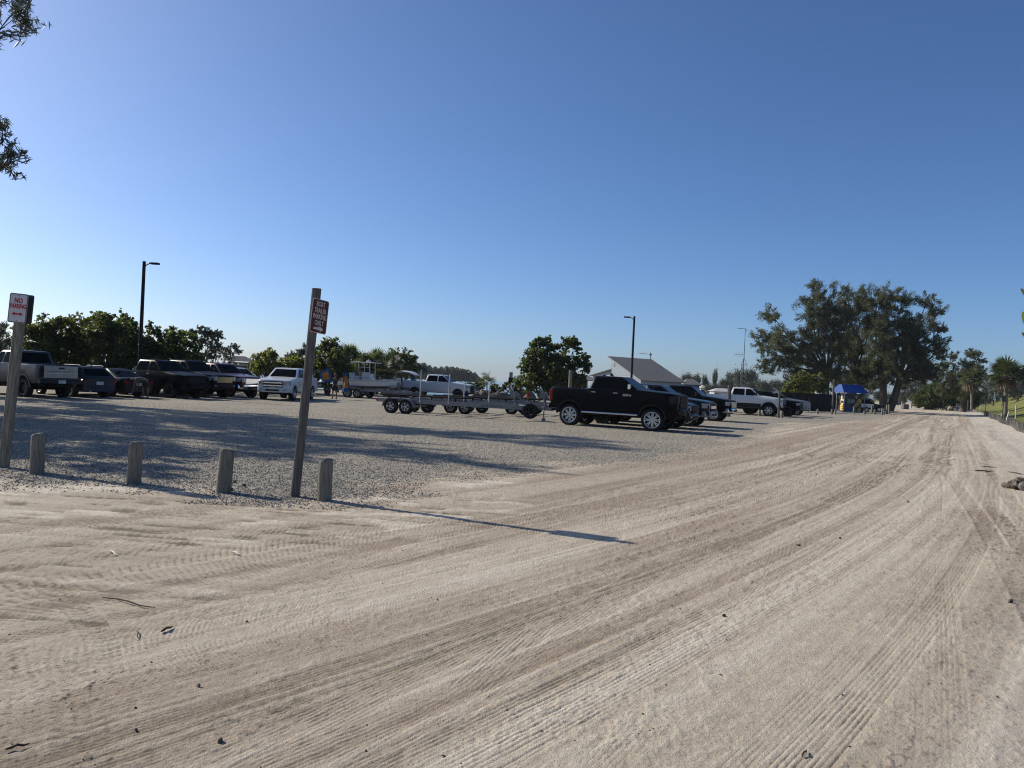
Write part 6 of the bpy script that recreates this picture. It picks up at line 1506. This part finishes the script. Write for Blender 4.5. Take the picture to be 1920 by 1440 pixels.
def person(pos, rz, label, skin, top, bottom, J, hat=None, shoe=None, scale=1.0):
    root = empty('person', pos, rz, label, 'person'); root.scale = (scale,)*3
    Rr = dict(pelvis=(.15, .11), waist=(.125, .095), chest=(.155, .11), neck=.055, head0=.075, head1=.095, head2=.07)
    for s in 'lr':
        Rr.update({'sh'+s: .065, 'el'+s: .042, 'wr'+s: .03, 'pa'+s: (.036, .022), 'hip'+s: .095, 'kn'+s: .06, 'an'+s: .04, 'to'+s: (.042, .03)})
    E = [('pelvis', 'waist'), ('waist', 'chest'), ('chest', 'neck'), ('neck', 'head0'), ('head0', 'head1'), ('head1', 'head2')]
    for s in 'lr':
        E += [('chest', 'sh'+s), ('sh'+s, 'el'+s), ('el'+s, 'wr'+s), ('wr'+s, 'pa'+s), ('pelvis', 'hip'+s), ('hip'+s, 'kn'+s), ('kn'+s, 'an'+s), ('an'+s, 'to'+s)]
        wr, pa = Vector(J['wr'+s]), Vector(J['pa'+s]); d = (pa-wr).normalized(); sd = d.cross(Vector((0, 1, .3))).normalized()
        for k in range(5):
            nm = f'f{k}{s}'; 
            if k < 4: b0_ = pa; e_ = pa+d*(.085-.008*abs(k-1))+sd*(.016*(k-1.5)*1.6); 
            else: b0_ = wr; e_ = wr+d*.06+sd*-.06
            J[nm] = e_; Rr[nm] = .010; E.append((('pa' if k < 4 else 'wr')+s, nm))
    J = {k: Vector(v) for k, v in J.items()}
    b = skinbody('body', J, E, Rr, skin, root, 2)
    hd_ = J['head1']; up_ = (J['head2']-J['head0']).normalized()
    fwd_ = Vector((0, -1, 0)); fwd_ = (fwd_-up_*fwd_.dot(up_)).normalized(); rt_ = up_.cross(fwd_)
    MB().tube([hd_+fwd_*.085+up_*.02, hd_+fwd_*.125-up_*.03, hd_+fwd_*.09-up_*.035], [.012, .018, .01], 6).build('nose', skin, b)
    for s in (1, -1):
        MB().lathe([(.001, .008), (.012, .005), (.016, -.006)], axis='Y', n=8).build('eye', M_HAIR, b, hd_+fwd_*.09+rt_*s*.035+up_*.02)
        MB().rbox(hd_+rt_*s*.095, (.02, .035, .06), .008).build('ear', skin, b)
    MB().rbox(hd_+fwd_*.082-up_*.065, (.05, .012, .012), .004).build('mouth', M_TAIL, b)
    hr = []
    for t in np.linspace(.05, 1, 7):
        r_ = .108*math.sin(PI*.5*min(1, .30+t))if t < .99 else .02; r_ = .112*math.sqrt(max(.02, 1-(t*.98)**2)); z_ = .02+.115*t
        hr.append([hd_+rt_*r_*math.cos(2*PI*k/12)+fwd_*(r_*1.08*math.sin(2*PI*k/12)-.012)+up_*z_ for k in range(12)])
    MB().loft(hr).build('hat' if hat else 'hair', hat or M_HAIR, root)
    if top:
        Jt = {k: J[k] for k in ('pelvis', 'waist', 'chest')}; Jt['nk'] = J['chest'].lerp(J['neck'], .6)
        Et = [('pelvis', 'waist'), ('waist', 'chest'), ('chest', 'nk')]; Rt = dict(pelvis=(.165, .125), waist=(.145, .112), chest=(.172, .125), nk=.075)
        for s in 'lr':
            Jt['sh'+s] = J['sh'+s]; Jt['e'+s] = J['sh'+s].lerp(J['el'+s], .6); Et += [('chest', 'sh'+s), ('sh'+s, 'e'+s)]; Rt['sh'+s] = .078; Rt['e'+s] = .065
        skinbody('shirt', Jt, Et, Rt, top, root)
    Jb = {'pelvis': J['pelvis'], 'waist': J['pelvis'].lerp(J['waist'], .55)}; Eb = [('pelvis', 'waist')]; Rb = dict(pelvis=(.168, .13), waist=(.15, .115))
    for s in 'lr':
        Jb['hip'+s] = J['hip'+s]; Jb['k'+s] = J['hip'+s].lerp(J['kn'+s], .85); Eb += [('pelvis', 'hip'+s), ('hip'+s, 'k'+s)]; Rb['hip'+s] = .12; Rb['k'+s] = .098
    skinbody('shorts', Jb, Eb, Rb, bottom, root)
    for s in 'lr': MB().rbox((J['an'+s]+J['to'+s])/2+Vector((0, -.01, -.035)), (.095, .27, .07), .025).build('shoe', shoe or M_PLASTIC, root)
    return root
# facing -Y (towards the camera) in local space
stand = dict(pelvis=(0, 0, .95), waist=(0, 0, 1.10), chest=(0, .0, 1.32), neck=(0, 0, 1.47), head0=(0, -.01, 1.55), head1=(0, -.02, 1.63), head2=(0, -.02, 1.71),
             shl=(.19, 0, 1.39), shr=(-.19, 0, 1.39), hipl=(.10, 0, .88), hipr=(-.10, 0, .88), knl=(.12, -.02, .48), knr=(-.12, -.02, .48), anl=(.13, 0, .09), anr=(-.13, 0, .09), tol=(.14, -.14, .045), tor=(-.14, -.14, .045))
p = ground(627, 748); p.z = tz(p.x, p.y)-.01; DP = p.y
lx = lambda px, py: at(px, py, DP)-p
J = dict(stand); tw_l, tw_r = lx(611, 691), lx(646, 698)
J.update(elr=(-.42, -.02, 1.46), wrr=(-.58, -.05, 1.62), par=(-.66, -.05, 1.68), ell=(.42, -.02, 1.38), wrl=(.60, -.04, 1.55), pal=(.68, -.04, 1.60))
person(p, .0, 'person in dark shorts holding up two blue and orange towels', M_SKIND, M_SHIRT, M_SHORTS, J, hat=M_GSH, scale=.99)
M_TB = pmat('blue_towel', (.03, .09, .24), .9, var=.2); M_TO = pmat('orange_towel_centre', (.50, .19, .012), .9, var=.2)
def towel(c, label, ca, cb):
    """c: corners in local plane: top-left, top-right, bottom-right, bottom-left"""
    P = [at(x, y, DP-.08) for x, y in c]; o_ = P[0]; root = empty('towel', o_, 0, label, 'towel')
    def S(u, v, dz):
        q = P[0].lerp(P[1], u).lerp(P[3].lerp(P[2], u), v)-o_; q.y += .07*math.sin(u*7+v*3)*(.3+v)+dz; return q
    def sheet(u0, u1, v0, v1, dz, nm, mat, th):
        n = 9; A = [S(lerp(u0, u1, i_/n), lerp(v0, v1, j_/n), dz) for j_ in range(n+1) for i_ in range(n+1)]
        B = [a_+Vector((0, th, 0)) for a_ in A]; N1 = (n+1)**2; F = []
        for j_ in range(n):
            for i_ in range(n):
                a = j_*(n+1)+i_; F += [(a, a+1, a+n+2, a+n+1), (N1+a, N1+a+n+1, N1+a+n+2, N1+a+1)]
        bd = list(range(n+1))+[(j_+1)*(n+1)-1 for j_ in range(1, n+1)]+[n*(n+1)+i_ for i_ in range(n-1, -1, -1)]+[j_*(n+1) for j_ in range(n-1, 0, -1)]
        F += [(bd[i_], bd[(i_+1) % len(bd)], N1+bd[(i_+1) % len(bd)], N1+bd[i_]) for i_ in range(len(bd))]
        MB().add(A+B, F, True).build(nm, mat, root, angle=60)
    sheet(0, 1, 0, 1, 0, 'cloth', ca, .014); sheet(.24, .80, .20, .80, -.008, 'centre_panel', cb, .005)
towel([(598, 701), (616, 688), (624, 714), (604, 717.5)], 'left blue towel with an orange centre blowing sideways', M_TB, M_TO)
towel([(644, 698), (650.5, 700), (657, 733), (642, 735)], 'right blue towel with an orange centre hanging straight down', M_TB, M_TO)
# bending person by the dark pickups
p = ground(272, 747); p.z = tz(p.x, p.y)-.01
J = dict(stand); J.update(pelvis=(0, .06, .88), waist=(-.14, .02, .98), chest=(-.36, 0, 1.03), neck=(-.50, -.02, 1.00), head0=(-.57, -.03, .98), head1=(-.65, -.04, .95), head2=(-.72, -.05, .91), shl=(-.38, -.17, 1.00), shr=(-.38, .17, 1.00), ell=(-.46, -.2, .74), wrl=(-.52, -.2, .52), pal=(-.53, -.2, .44), elr=(-.46, .2, .74), wrr=(-.52, .2, .52), par=(-.53, .2, .44))
person(p, 0, 'person in dark clothes bending over beside the black pickup', M_SKIND, M_GSH, M_SHIRT, J)
# shirtless person behind the trailers
p = at(990, 750, 60); p.z = tz(p.x, p.y)-.01
J = dict(stand); J.update(ell=(.26, -.06, 1.12), wrl=(.20, -.22, .98), pal=(.17, -.29, .95), elr=(-.24, .03, 1.10), wrr=(-.22, -.10, .92), par=(-.21, -.16, .87))
person(p, 1.2, 'shirtless person in red shorts standing behind the trailer spare wheel', M_SKIN, None, M_REDSH, J, scale=.98)
